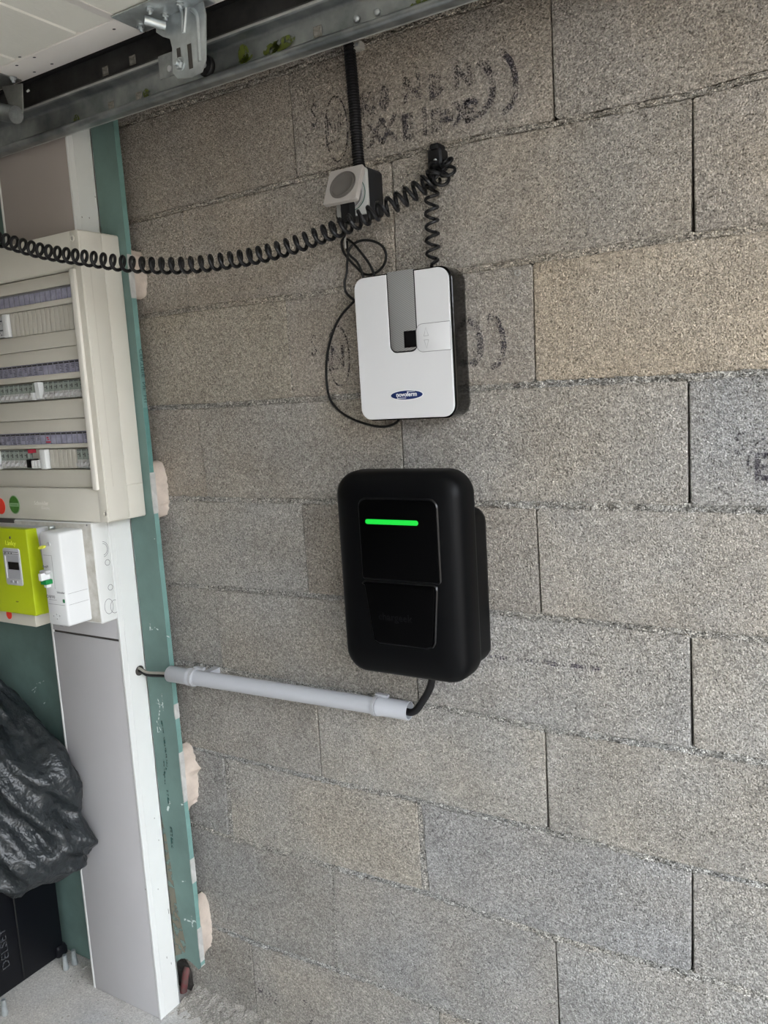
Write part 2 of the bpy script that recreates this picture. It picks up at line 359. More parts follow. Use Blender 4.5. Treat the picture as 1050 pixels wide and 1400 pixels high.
def mstrip(pts, hw, wx, seed, rough=.0036, seg=.004, base=-.0016, rag=.0022, vertical=False):
    """rough torn mortar strip following pts [(x,z)]"""
    mb = MB(); L = []
    tot = 0; path = []
    for a, b in zip(pts, pts[1:]):
        n = max(1, int(math.hypot(b[0] - a[0], b[1] - a[1]) / seg))
        for k in range(n): path.append((a[0] + (b[0] - a[0]) * k / n, a[1] + (b[1] - a[1]) * k / n))
    path.append(pts[-1])
    offs = [-1.0, -.62, -.2, .2, .62, 1.0]
    n = len(offs) + 2; vs = []
    for i, (x, z) in enumerate(path):
        h = hw(i / (len(path) - 1)) if callable(hw) else hw
        s = i * seg
        up = mnoise.noise((s * 90, seed, 0)) * rag + mnoise.noise((s * 25, seed, 3)) * rag
        dn = mnoise.noise((s * 90, seed, 7)) * rag + mnoise.noise((s * 25, seed, 11)) * rag
        for k, q in enumerate([-1.0] + offs + [1.0]):
            off = q * h + (up if q > 0 else dn) * abs(q)
            d = mnoise.noise((s * 160, q * 2.2, seed)) * rough + mnoise.noise((s * 45, q, seed + 5)) * rough * .8
            y = base + rough * .5 + d
            if k in (1, n - 2): y += .0012
            if k in (0, n - 1): y = .02
            vs.append((x + off, y, z) if vertical else (x, y, z + off))
    fs = []
    for i in range(len(path) - 1):
        for k in range(n - 1): fs.append((i * n + k, i * n + k + 1, (i + 1) * n + k + 1, (i + 1) * n + k))
    mb.add(vs, fs); return mb
for j in range(-2, 10):
    P = HL[j]; pts = [(-1.6, P[0][1])] + [p for p in P if p[0] > -1.5] + [(2.3, P[-1][1])] if len(P) > 1 else [(-1.6, P[0][1]), (2.3, P[0][1])]
    o = obj('mortar_bed', mstrip(pts, {0: .0055, 1: .0042, 2: .0054, 3: .0068, 4: .0080, 5: .0074, 6: .0076}.get(j, .0070), 0, 10 + j, seg=.0045, rough=.0042 if j < 3 else .0062), MORTAR, wall, ang=60)
    o.color = (.40, .368, .32, 1) if j < 3 else (.385, .372, .345, 1) if j < 6 else (.40, .395, .375, 1)  # upper beds share the painted warm bounce tint
for row, L in VPX.items():
    for (a, b, g0, g1, fl) in L:
        if not fl: continue
        A = U(*a, y=0); B = U(*b, y=0)
        z1 = hz(row, A[0]) - .006; z0 = hz(row + 1, B[0]) + .006
        w0, w1 = g0 / 2000 + .0008, g1 / 2000 + .0008
        sl = max(-.03, min(.03, (B[0] - A[0]) / (A[2] - B[2]))); mx = (A[0] + B[0]) / 2; mz = (A[2] + B[2]) / 2
        o = obj('mortar_joint', mstrip([(mx + sl * (mz - z1), z1), (mx + sl * (mz - z0), z0)], (lambda t, w0=w0, w1=w1: w0 + (w1 - w0) * t), 0, row * 3.1, rough=.0012 if fl == 1 else .002, base=.0006 if fl == 1 else .0015, rag=.0008, vertical=True), MORTAR, wall, ang=60)
        o.color = (.36, .335, .295, 1) if row < 3 else (.37, .36, .335, 1)  # upper joints carry the same painted bounce tint

# prints on the blocks (worn ink, flat on the block faces)
def flat(mb, outline, y=-.0022): mb.add([(p[0], y, p[1]) for p in outline], [tuple(range(len(outline)))]); return mb
def ribbon(mb, pts, w, y=-.0022):
    vs = []; n = len(pts)
    for i, (x, z) in enumerate(pts):
        a = pts[max(i - 1, 0)]; b = pts[min(i + 1, n - 1)]; d = Vector((b[0] - a[0], b[1] - a[1])).normalized()
        ww = w[i] if isinstance(w, list) else w
        vs += [(x - d.y * ww / 2, y, z + d.x * ww / 2), (x + d.y * ww / 2, y, z - d.x * ww / 2)]
    mb.add(vs, [(2 * i, 2 * i + 1, 2 * i + 3, 2 * i + 2) for i in range(n - 1)]); return mb
def wp(px, py, y=0): q = U(px, py, y=y); return (q[0], q[2])
def arc_px(ps, n=6):
    """smooth curve through wall pixels"""
    q = [Vector(wp(*p)) for p in ps]; return [tuple(v) for v in spline(q, n)]
def spline(q, n=6):
    r = []; m = len(q)
    for i in range(m - 1):
        p0 = q[max(i - 1, 0)]; p1 = q[i]; p2 = q[i + 1]; p3 = q[min(i + 2, m - 1)]
        for k in range(n):
            t = k / n
            r.append(.5 * ((2 * p1) + (p2 - p0) * t + (2 * p0 - 5 * p1 + 4 * p2 - p3) * t * t + (3 * p1 - p0 - 3 * p2 + p3) * t ** 3))
    r.append(q[-1]); return r
mb = MB()
def ink_text(mb, t, px, py, size, sx=1.0, rot=0, bold=.0):
    x, z = wp(px, py); u = (math.cos(rot), 0, math.sin(rot)); v = (-math.sin(rot), 0, math.cos(rot))
    text_mb(t, size, (x, -.0022, z), u, v, depth=0, mb=mb, bold=bold, res=1, sx=sx)
ink_text(mb, 'S', 426, 176, .062, .62)
cx, cz = wp(461, 177); e = ell(cx, cz, .0235, .055, 30); ribbon(mb, e + [e[0]], .0032)
ink_text(mb, 'NF', 448, 190, .052, .55)
ribbon(mb, arc_px([(447, 198), (466, 190)]), .004)
# upper line and lower line of the large stamp
for t, a, b, s in (('K', 493, 160, .050), (':', 508, 152, .050), ('8', 519, 152, .055), ('N', 552, 141, .056), ('B', 587, 137, .056), ('N', 622, 123, .050)):
    ink_text(mb, t, a, b, s, .85 if t != ':' else 1, bold=.0022)
for t, a, b, s in (('X', 505, 201, .056), ('X', 522, 196, .056), ('E', 551, 192, .056), ('I', 578, 184, .058), ('E', 590, 181, .048), ('=', 602, 178, .056), ('X', 622, 172, .050), ('E', 636, 168, .046), (':', 648, 163, .06)):
    ink_text(mb, t, a, b, s, .80, bold=.0022)
ribbon(mb, arc_px([(655, 84), (668, 96), (674, 115), (673, 135), (664, 150), (656, 158)]), .0105)
ribbon(mb, arc_px([(684, 71), (697, 82), (705, 103), (705, 130), (697, 147), (688, 155)]), .0095)
obj('stamped_print', mb, INK, wall, ang=0, kind='stuff')
mb = MB()
ribbon(mb, arc_px([(668, 433), (680, 438), (688, 458), (689, 480), (682, 496), (672, 503)]), [.012] * 2 + [.0095] * 40)
mb.v = mb.v[:]; ribbon(mb, arc_px([(641, 437), (652, 446), (657, 468), (656, 486), (646, 500)]), .012)
ink_text(mb, 'S', 426, 488, .060, .62)
cx, cz = wp(464, 487); e = ell(cx, cz, .024, .055, 30); ribbon(mb, e + [e[0]], .0032)
ink_text(mb, 'N', 453, 502, .055, .8, bold=.001); ribbon(mb, arc_px([(449, 505), (463, 503)]), .005)
ink_text(mb, 'S', 1003, 622, .050, .75); e = [wp(*p) for p in [(1048, 597), (1034, 606), (1024, 626), (1021, 648)]]; ribbon(mb, e, .003)
ink_text(mb, 'E', 1030, 656, .055, .9, bold=.002)
obj('stamped_print', mb, INK, wall, ang=0, kind='stuff')
mb = MB()
for a, b, w in ((669, 675, .9), (677, 694, 1.2), (708, 730, 1.3), (733, 737, 1), (744, 764, 1.6), (769, 772, 1), (780, 802, 1.3), (808, 820, 1.5), (840, 852, 1.4)):
    ribbon(mb, [wp(a, 897 + (a - 669) * .112), wp(b, 897 + (b - 669) * .112)], .0055 * w)
ink_text(mb, '802', 353, 1362, .052, .85, rot=0); ribbon(mb, arc_px([(416, 1367), (426, 1376), (428, 1392), (424, 1399)]), .005)
ribbon(mb, arc_px([(618, 1106), (605, 1111), (596, 1122), (592, 1136)]), .002)
obj('stamped_print', mb, INKL, wall, ang=0, kind='stuff')
# old plug hole in the wall
hx, hz_ = wp(708, 373)
obj('wall_plug', MB().lathe([(.0052, 0), (.0052, .0035), (.0032, .0038), (.003, .0005), (.0005, .0004)], (hx, .001, hz_)), [mat('plug_dirty_white', (.30, .29, .26), .7)], wall)
obj('drill_hole', MB().lathe([(.003, 0), (.003, .0012)], (hx, .0006, hz_)), CORE, wall)

# floor, ceiling, other walls with the open doorway to the right
def grid(x0, x1, y0, y1, z, nx, ny, amp, sc, seed=0):
    mb = MB(); vs = []
    for i in range(nx + 1):
        for j in range(ny + 1):
            x = x0 + (x1 - x0) * i / nx; y = y0 + (y1 - y0) * j / ny
            vs.append((x, y, z + mnoise.noise((x * sc, y * sc, seed)) * amp))
    mb.add(vs, [(i * (ny + 1) + j, (i + 1) * (ny + 1) + j, (i + 1) * (ny + 1) + j + 1, i * (ny + 1) + j + 1) for i in range(nx) for j in range(ny)])
    return mb
struct('floor', grid(-3.6, 2.6, -3.6, .16, FZ, 120, 70, .0012, 14), FLOOR, ang=60)
struct('ceiling', MB().box(-3.6, 2.6, -3.6, .22, 2.6, 2.7), WHITEWALL, ang=0)
struct('wall_front', MB().box(-3.6, 2.6, -3.7, -3.6, FZ, 2.6), WHITEWALL, ang=0)
struct('wall_left', MB().box(-3.7, -3.6, -3.6, .22, FZ, 2.6), WHITEWALL, ang=0)
OPX = 1.82
struct('wall_right', MB().box(OPX, OPX + .2, -.22, .22, FZ, 2.6).box(OPX, OPX + .2, -3.6, -3.0, FZ, 2.6).box(OPX, OPX + .2, -3.0, -.22, 2.12, 2.6), WHITEWALL, ang=0)
struct('floor_outside', MB().box(OPX + .2, 16, -12, 9, FZ - .25, FZ - .012), mat('driveway', (.20, .17, .135), .9, var=.1, vscale=2), ang=0)
struct('added_sky_blocker', MB().box(9.5, 9.8, -12, 9, FZ - .2, 2.9), mat('sky_blocker_surface', (.26, .22, .17), .9, var=.2, vscale=2), ang=0)  # unseen wall added to block low sky and darken the wall top
# broken mortar fillet and crumbs at the foot of the wall
mb = MB(); vs = []; n = 90; m = 14
for i in range(n + 1):
    x = -.19 + .55 * i / n
    for k in range(m + 1):
        y = -.12 * (1 - k / m) ** 1.0 + .004
        h = max(0, .028 * (k / m) ** 1.6 * (1 - .5 * i / n) + .007 * mnoise.noise((x * 70, y * 70, 1)) + .004 * mnoise.noise((x * 170, y * 170, 4)) - .003)
        vs.append((x, y, FZ - .003 + h))
mb.add(vs, [(i * (m + 1) + k, (i + 1) * (m + 1) + k, (i + 1) * (m + 1) + k + 1, i * (m + 1) + k + 1) for i in range(n) for k in range(m)])
RUB = concrete('rubble_mortar', (.40, .38, .35), use_obj=False, grain=.9, dist=.003)
obj('mortar_fillet', mb, RUB, bpy.data.objects['floor'], ang=80, kind='stuff')
mb = MB()
for k in range(260):
    x = random.uniform(-.62, .3); y = random.uniform(-.42, -.005) if random.random() < .55 else random.uniform(-.12, -.0)
    if (-.45 < x < -.19 and y > -.12) or x < -.55: continue
    r = random.uniform(.0008, .0028) * (1.6 if y > -.08 else 1)
    pts = [Vector((random.gauss(0, 1), random.gauss(0, 1), random.gauss(0, 1))).normalized() * r * random.uniform(.6, 1) for _ in range(6)]
    P6 = [Vector((x + a * r, y + b * r, FZ + .001 + r * .6 + c * r * .7)) for a, b, c in ((1, 0, 0), (-1, 0, 0), (0, 1, 0), (0, -1, 0), (0, 0, 1), (0, 0, -1))]
    P6 = [p + q * .5 for p, q in zip(P6, pts)]
    mb.add(P6, [(0, 2, 4), (2, 1, 4), (1, 3, 4), (3, 0, 4), (2, 0, 5), (1, 2, 5), (3, 1, 5), (0, 3, 5)])
g = obj('rubble_crumbs', mb, RUB, None, ang=0, kind='stuff', label='small mortar crumbs and grit scattered over the bare concrete floor', category='rubble')

# ================================================================= PLASTERBOARD (green) on dabs
BF, BB = -.045, -.032   # front and back plane
bx = -.1135
def bxz(z): return -.1125 - .0068 * z
def edge_z(px, py): return U(px, py, y=BF)[2]
pl = thing('plasterboard_sheet', (-.6, BF, .06), 'green moisture resistant plasterboard sheet standing behind the white trunking column, beside the bare blocks', 'plasterboard')
zb = .078
out = [(-2.0, FZ + .004), (-.33, FZ + .004), (-.200, .070), (-.178, .088), (-.160, .094), (-.140, .088), (-.122, zb), (bxz(zb), zb + .008)]
# right edge slightly ragged going up
n = 60
for i in range(n + 1):
    z = zb + .012 + (2.5 - zb - .012) * i / n; out.append((bxz(z) + .0012 * mnoise.noise((z * 9, 3, 1)) + (.0012 * mnoise.noise((z * 40, 1, 1)) if z < .75 else 0), z))
out.append((-2.0, 2.5))
mb = MB()
N = len(out)
mb.cur = 0; mb.add([(p[0], BF, p[1]) for p in out], [tuple(range(N))])
mb.add([(p[0], BB, p[1]) for p in out], [tuple(range(N))])
fr = [(p[0], BF, p[1]) for p in out]; bk = [(p[0] + .0, BB, p[1]) for p in out]
for i in range(N):
    j = (i + 1) % N; mb.cur = 1 if i > 7 else 2
    mb.add([fr[i], fr[j], bk[j], bk[i]], [(0, 1, 2, 3)])
obj('board', mb, [GREEN, GREENEDGE, GYPSUM], pl, ang=20)
# lighter paper return along the edge
obj('edge_tape', MB().box(bxz(1.3) - .004, bxz(1.3) + .0004, BF + .001, BB - .001, 1.2, 1.4), mat('edge_print_paper', (.10, .24, .22), .7, var=.2, vscale=60), pl, ang=0)
# tiny worn print running along the board edge
mb = text_mb('CERTIFIE  NF  H1', .0125, (bxz(1.4) + .0022, BB - .001, 1.525), u=(0, 0, -1), v=(0, -1, 0), depth=.0002, sx=1.25)
obj('edge_print', mb, mat('edge_ink', (.03, .07, .07), .8), pl, ang=0)
# exposed white gypsum where the paper is torn off low down
for (z0, z1) in ((.10, .185), (.30, .36), (.50, .62), (.70, .735), (1.17, 1.26), (1.63, 1.72)):
    mb = MB(); k = max(3, int((z1 - z0) / .008)); L1 = []; L2 = []
    for i in range(k + 1):
        z = z0 + (z1 - z0) * i / k; w = .0012 * math.sin(math.pi * i / k) ** .4 * (1 + .6 * mnoise.noise((z * 90, 5, 2)))
        bx = bxz(z); L1.append((bx - w, BF - .0006, z)); L2.append((bx + .0016, BF - .0006, z))
    mb.loft([L1, L2, [(bx + .0016, BB, p[2]) for p in L2]], (False, False), closed=False)
    obj('torn_edge', mb, GYPSUM, pl, ang=30)
# pinkish adhesive dabs squeezed out between board and blocks
def dab(z0, z1, w, seed, spike=None):
    mb = MB(); L = []; n = 26
    for i in range(n + 1):
        t = i / n; z = z0 + (z1 - z0) * t
        env = math.sin(math.pi * min(1, max(0, t))) ** .28; ww = w * env * (1 + .35 * mnoise.noise((t * 6, seed, 0))) + .0045 * mnoise.noise((t * 17, seed, 5)) - .022 * (1 - env)
        if spike and abs(t - spike) < .09: ww += .012 * (1 - abs(t - spike) / .09)
        y1 = -.004 * math.sin(math.pi * t); bx = bxz(z)
        L.append([(bx - .02, BB - .001, z), (bx + .001, BB - .0015, z), (bx + ww * .45, BB * .72 + .002 * mnoise.noise((t * 15, seed, 8)), z), (bx + ww * .85, BB * .34, z), (bx + ww, -.0035 + y1 * .3, z), (bx + ww + .0015, -.0004, z), (bx - .02, -.0004, z)])
    return mb.loft(L)
zz = lambda py, px=200: U(px, py, y=-.02)[2]
for (a, b, w, s, sp, px) in ((340, 408, .0025, 1, None, 188), (630, 708, .0030, 2, None, 216), (1022, 1104, .0060, 3, .62, 262), (1230, 1303, .0010, 4, None, 282)):
    obj('adhesive_dab', dab(zz(b, px), zz(a, px), w, s, sp), ADHES, pl, ang=60)
# chalk and pencil marks on the green face
mb = MB()
def bp_(px, py): q = U(px, py, y=BF); return (q[0], q[2])
for ps, w in (([(205, 851), (206, 862)], .004), ([(205, 862), (212, 858), (218, 862)], .003), ([(228, 868), (232, 870)], .006), ([(216, 955), (219, 968), (217, 985)], .003), ([(221, 948), (224, 972)], .003), ([(213, 960), (222, 964)], .003), ([(214, 985), (221, 1000), (216, 1001), (215, 990)], .0025), ([(233, 1096), (229, 1108)], .006), ([(252, 1257), (268, 1260)], .006), ([(262, 1252), (264, 1268)], .004), ([(249, 1205), (254, 1204)], .003), ([(248, 1100), (252, 1098)], .005), ([(50, 935), (62, 930)], .002), ([(44, 944), (56, 934)], .002), ([(47, 947), (50, 941)], .002), ([(60, 962), (64, 958)], .003), ([(211, 735), (212, 737)], .003)):
    obj('chalk_mark', ribbon(MB(), [bp_(*p) for p in ps], w, BF - .0006), CHALK, pl, ang=0)
mb = MB()
for ps, w in (([(221, 985), (226, 1020), (229, 1045), (224, 1060)], .005), ([(229, 1080), (231, 1100)], .006), ([(234, 1130), (236, 1160)], .008), ([(224, 1038), (226, 1072)], .003)):
    obj('dark_smear', ribbon(MB(), [bp_(*p) for p in ps], w, BF - .0006), SMEAR, pl, ang=0)
mb = MB(); flat(mb, [(-.196, .09), (-.178, .10), (-.162, .11), (-.156, .13), (-.172, .22), (-.186, .40), (-.196, .45)], BF - .0005); obj('damp_stain', mb, inkmat('damp_stain', (.20, .19, .15), .58, 60), pl, ang=0)
# opening in the wall foot with the buried duct
mb = MB(); L = []
hpx = [(246, 1300), (258, 1318), (263, 1330), (264, 1343), (267, 1353), (269, 1364), (262, 1370), (252, 1376), (240, 1384), (236, 1340)]
hole = [(U(*p, y=-.0025)[0], U(*p, y=-.0025)[2]) for p in hpx]
hole = [(p[0] + .0015 * mnoise.noise((p[1] * 300, 1, 1)), max(p[1], FZ)) for p in hole]
mb.add([(p[0], -.0025, p[1]) for p in hole], [tuple(range(len(hole)))])
obj('broken_recess', mb, mat('dark_cavity', (.05, .045, .04), .95, var=.6, vscale=60, bump=1, bscale=60, bdist=.01), wall, ang=0)
q0 = U(250, 1362, y=-.014); q1_ = U(254, 1332, y=-.008)
dt = MB().tube(spline([Vector(q0) + Vector((-.006, 0, -.02)), Vector(q0), Vector(q1_), Vector(q1_) + Vector((.0, .008, .012))], 5), .009, 14)
o = obj('duct', dt, REDGUM, None, label='stub of red electrical duct in the broken recess at the foot of the blocks', category='duct')

# ================================================================= WHITE TRUNKING COLUMN
GX0, GX1, GF = -.4348, -.196, -.1075
tr = thing('trunking_column', ((GX0 + GX1) / 2, GF, FZ), 'tall white cable trunking column running from floor to track, with grey snap-on covers', 'trunking')
ZT = 2.35
mb = MB().box(GX1 - .0022, GX1, GF + .001, BF + .0002, FZ + .001, ZT).box(GX0, GX0 + .0022, GF + .001, BF + .0002, FZ + .001, ZT)
mb.box(GX0, GX1, BF - .003, BF - .0005, FZ + .001, ZT)
mb.bbox(GX1 - .0055, GX1 + .0006, GF - .0012, GF + .004, FZ, ZT, .0008).bbox(GX0 - .0006, GX0 + .0055, GF - .0012, GF + .004, FZ, ZT, .0008)
mb.box(GX1, GX1 + .0008, GF + .0125, GF + .0135, FZ, ZT)
obj('channel', mb, PVCW, tr, ang=25)
zg = .8935
lower = MB().bbox(GX0 + .0058, GX1 - .0058, GF - .0005, GF + .003, FZ + .001, zg - .0035, .0008); obj('cover', lower, COVERG, tr)
mid = MB().bbox(GX0 + .0058, GX1 - .0058, GF - .0005, GF + .003, zg + .002, 1.20, .0008); obj('cover', mid, COVERG, tr)
up = MB().bbox(GX0 + .0058, GX1 - .0058, GF - .0005, GF + .003, 1.70, ZT, .0008); obj('cover', up, mat('shaded_trunking_cover', (.32, .285, .265), .5, var=.05, vscale=4), tr, label='upper cover of the trunking, with shade painted into its colour')  # shade near the track is painted in as a darker cover colour
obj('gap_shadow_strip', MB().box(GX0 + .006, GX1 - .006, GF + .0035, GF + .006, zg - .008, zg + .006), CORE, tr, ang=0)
# hole for the charger cable in the side
hc = U(190, 918, x=GX1 + .0007)
obj('cable_hole', MB().add([(GX1 + .0011, hc[1] + a, hc[2] + b + .0015) for a, b in ell(.002, 0, .0125, .0115, 20)], [tuple(range(20))]), CORE, tr, ang=0)
mb = MB()
for (px, py, l) in ((199, 1215, .004), (216, 1215, .003), (211, 1118, .003), (217, 1148, .003), (230, 1243, .012), (228, 1308, .005), (234, 1316, .005), (130, 268, .004), (112, 296, .003), (122, 297, .003)):
    q = U(px, py, x=GX1 + .0012); mb.add([(GX1 + .0012, q[1] - .001, q[2]), (GX1 + .0012, q[1] + .0008, q[2] + l * .2), (GX1 + .0012, q[1] + .001, q[2] - l), (GX1 + .0012, q[1] - .0005, q[2] - l)], [(0, 1, 2, 3)])
obj('scuff_mark', mb, mat('scuff', (.18, .17, .15), .8), tr, ang=0, kind='stuff')

# ================================================================= DISTRIBUTION BOARD
X1, X0, YF, YB, ZB, ZTp = -.1435, -.575, -.150, -.0462, 1.1662, 1.7600
db = thing('distribution_board', ((X0 + X1) / 2, YB, ZB), 'large cream electrical distribution board mounted on the trunking, with rows of breakers', 'electrical panel')
WX1, WZ0, WZ1 = -.170, 1.2375, 1.688
mb = MB()
# body shell with a window opening: ring around the opening + sides
outer = rr(X0, X1, ZB, ZTp, .006, 3); 
mb.bbox(WX1 + .0, X1, YF, YB, ZB, ZTp, .0022)            # right stile incl. side face
mb.bbox(X0, WX1 + .004, YF, YB, WZ1, ZTp, .0018)      # top
mb.bbox(X0, WX1 + .004, YF, YB, ZB, WZ0, .0018)      # bottom
mb.box(X0 + .002, WX1, YB - .02, GF - .0035, ZB + .003, ZTp - .003)   # back
obj('housing', mb, CREAM, db, ang=30)
# side cover with its engraved seam
qa = U(130, 322, x=X1)[1]; qb = U(180, 664, x=X1)[1]; qc = U(172, 664, x=X1)[1]
ys = (qa + qb) / 2
mb = MB().bbox(X1 - .001, X1 + .0012, YF + .0035, ys - .0005, ZB + .003, ZTp - .004, .0006)
mb.bbox(X1 - .001, X1 + .0012, ys + .0005, YB - .003, 1.2395, ZTp - .004, .0006)
mb.bbox(X1 - .001, X1 + .0012, ys + .0005 - .0, YB - .003, ZB + .003, 1.2385, .0006)
obj('side_cover', mb, CREAM, db, ang=30)
obj('side_rib', MB().box(X1 + .0012, X1 + .0016, YF + .021, YF + .022, 1.24, 1.72), CREAMD, db, ang=0)
# bright vertical trim of the window
obj('window_trim', MB().bbox(WX1 - .006, WX1 + .009, YF - .006, YF + .006, WZ0 - .002, WZ1 - .002, .002), EMBOSS, db, ang=30)
# rows
YC = -.136     # front of the inner covers
def band(zt, zb, y=YC, name='cover_strip', m=CREAMD, x0=X0 + .002): return obj(name, MB().bbox(x0, WX1 - .004, y, y + .012, zb, zt, .001), m, db, ang=30)
zr = lambda px, py: U(px, py, y=YC)[2]
rows = []
def zrow(l, r): return (zr(*l) + zr(*r)) / 2
band(zrow((0, 387), (97, 371)) - .002, zrow((0, 405), (97, 389)))
LZ = [(zrow((0, 405), (98, 390)), zrow((0, 421.5), (99, 408))), (zrow((0, 503), (111, 490)), zrow((0, 518), (112, 508))), (zrow((0, 592.5), (121, 590)), zrow((0, 608), (122, 607)))]
DZ = [(zrow((0, 430), (104, 413)), zrow((0, 464), (106, 450))), (zrow((0, 525), (114, 517)), zrow((0, 552), (116, 545))), (zrow((0, 614), (126, 612)), zrow((0, 643), (127, 642)))]
# plain cover bands between: with a fine seam in the middle
def plain(zt, zb, seam=None):
    if seam: band(zt, seam + .0006); band(seam - .0006, zb)
    else: band(zt, zb)
plain(DZ[0][1], LZ[1][0], zrow((0, 484.5), (110, 472)))
plain(DZ[1][1], LZ[2][0], zrow((0, 577.5), (119, 571)))
plain(DZ[2][1], WZ0 + .001)
for k in range(3):
    zt, zb_ = LZ[k]
    lab = obj('label_holder', MB().bbox(X0 + .002, WX1 - .004, YC + .0015, YC + .012, zb_, zt, .0008), LAV, db, ang=30)
    # lip between label and devices
    band(zb_, DZ[k][0], YC - .0012, 'lip_strip')
    hd = MB(); tx = MB(); dv = MB(); rd = MB(); pitch = .0178
    x = WX1 - .008; i = 0
    while x > X0 + .02:
        xa = x - pitch; H = zt - zb_
        dv.box(xa - .0003, xa + .0003, YC + .0008, YC + .002, zb_, zt)
        if k == 0: hd.box(xa + .0003, x, YC + .0008, YC + .002, zt - H * .16, zt - .0006)
        else:
            skip = (k == 2 and i in (2, 3, 4, 5, 6))
            hd.box(xa + .002, x - .002, YC + .0006, YC + .002, zt - H * .22, zt - H * .06)
            if (k == 1 and i not in (6, 7)) or (k == 2 and (i in (1,) or i > 9)):
                for q in range(5 if (i * 7 + k) % 3 else 3):
                    w = random.uniform(.5, 1) * .011; tx.box(x - .003 - w, x - .003, YC + .0006, YC + .002, zt - H * (.32 + .13 * q) - .0012, zt - H * (.32 + .13 * q))
            if k == 2 and i == 8: rd.box(xa + .001, x - .002, YC + .0006, YC + .002, zb_ + H * .12, zb_ + H * .24).box(xa + .006, x - .006, YC + .0006, YC + .002, zb_ + H * .36, zb_ + H * .44).box(xa + .004, x - .008, YC + .0006, YC + .002, zb_ + H * .5, zb_ + H * .6)
        x = xa; i += 1
    obj('label_header', hd, GREYTXT if k == 0 else DARKTXT, lab, ang=0, kind='stuff')
    obj('label_divider', dv, GREYTXT, lab, ang=0, kind='stuff')
    if tx.v: obj('label_print', tx, DARKTXT, lab, ang=0, kind='stuff')
    if rd.v: obj('label_print_red', rd, REDTXT, lab, ang=0, kind='stuff')
def xat(px, py, y=-.128): return U(px, py, y=y)[0]
def breakers(x0, x1, zt, zb_, toggles=True):
    n = max(1, round((x1 - x0) / .0176)); w = (x1 - x0) / n; H = zt - zb_
    for i in range(n):
        a = x0 + i * w; mb = MB()
        mb.bbox(a + .0003, a + w - .0003, -.132, -.118, zb_ + .001, zt - .001, .0006)
        b = obj('breaker', mb, BREAK, db, ang=30)
        t = MB(); t.bbox(a + .001, a + w - .001, -.1335, -.126, zb_ + H * .05, zb_ + H * .45, .0008)
        t.loft([[(a + w * .25, -.134, zb_ + H * .16), (a + w * .75, -.134, zb_ + H * .16), (a + w * .85, -.134, zb_ + H * .36), (a + w * .35, -.134, zb_ + H * .36)],
                [(a + w * .3, -.141, zb_ + H * .15), (a + w * .7, -.141, zb_ + H * .15), (a + w * .8, -.141, zb_ + H * .25), (a + w * .4, -.141, zb_ + H * .25)]])
        obj('toggle', t, BREAKW, b, ang=30)
        p = MB().box(a + w * .55, a + w * .68, -.1326, -.1315, zb_ + H * .58, zb_ + H * .78).box(a + w * .1, a + w * .9, -.1326, -.1315, zt - H * .1, zt - H * .06).box(a + w * .2, a + w * .45, -.1326, -.1315, zb_ + H * .68, zb_ + H * .72)
        obj('breaker_print', p, DARKTXT, b, ang=0)
def back(zt, zb_): obj('row_backing', MB().box(X0 + .003, WX1 - .004, -.121, -.112, zb_, zt), BLANK, db, ang=0)
for k in range(3): back(DZ[k][0] + .001, DZ[k][1] - .001)
def blanks(x0, x1, zt, zb_):
    n = max(1, round((x1 - x0) / .0150)); w = (x1 - x0) / n
    for i in range(n): obj('blanking_plate', MB().bbox(x0 + i * w + .0004, x0 + (i + 1) * w - .0004, -.1325, -.121, zb_ + .001, zt - .001, .0012), BLANK, db, ang=30)
xr = WX1 - .006
blanks(xat(17, 445), xr, *DZ[0])
# terminal unit with white cap at the left of the first row
mb = MB().bbox(xat(0, 445) - .06, xat(9, 445), -.133, -.12, DZ[0][1] + .004, DZ[0][0] - .004, .001)
tb = obj('terminal_block', mb, LGREY, db); obj('terminal_cap', MB().bbox(xat(9, 445), xat(16, 445), -.138, -.12, DZ[0][1] + .002, DZ[0][0] - .001, .0015), WHITE, db)
mb = MB()
for i in range(7): mb.box(xat(0, 445) - .004 + random.uniform(0, .016), xat(0, 445) + .001 + random.uniform(0, .016), -.1336, -.1325, DZ[0][1] + .008 + i * .005, DZ[0][1] + .011 + i * .005)
obj('terminal_print', mb, DARKTXT, tb, ang=0)
zt, zb_ = DZ[1][0] - .002, DZ[1][1] + .002
breakers(xat(62, 530), xr - .001, zt, zb_)
breakers(X0 + .004, xat(48, 532), zt, zb_)
def rocker(xa, xb, zt, zb_):
    H = zt - zb_
    mb = MB().loft([[(xa, -.14, zb_ + H * .1), (xb, -.14, zb_ + H * .1), (xb, -.142, zt), (xa, -.142, zt)], [(xa, -.12, zb_), (xb, -.12, zb_), (xb, -.12, zt), (xa, -.12, zt)]])
    obj('white_separator', mb, WHITE, db, ang=0)
rocker(xat(55, 532), xat(60, 532), zt, zb_); rocker(xat(49, 532), xat(52, 532), zb_ + (zt - zb_) * .45, zb_)
zt, zb_ = DZ[2][0] - .002, DZ[2][1] + .002
breakers(xat(4, 628), xat(42, 628), zt, zb_)
obj('red_top_tag', MB().box(xat(42.5, 628), xat(47, 628), -.1338, -.12, zt - .008, zt), REDTXT, db, ang=0)
obj('handle_black', MB().bbox(xat(42, 628), xat(49, 628), -.140, -.12, zb_ + .003, zb_ + (zt - zb_) * .5, .001), BLACK, db)
mb = MB()
for i in range(3): mb.bbox(xat(49 + i * 4, 628), xat(52 + i * 4, 628), -.141, -.12, zb_ + .002, zb_ + (zt - zb_) * .45, .001)
obj('white_toggle', mb, WHITE, db)
obj('white_separator', MB().bbox(xat(62, 628), xat(69.5, 628), -.142, -.12, zb_, zt, .0015), WHITE, db)
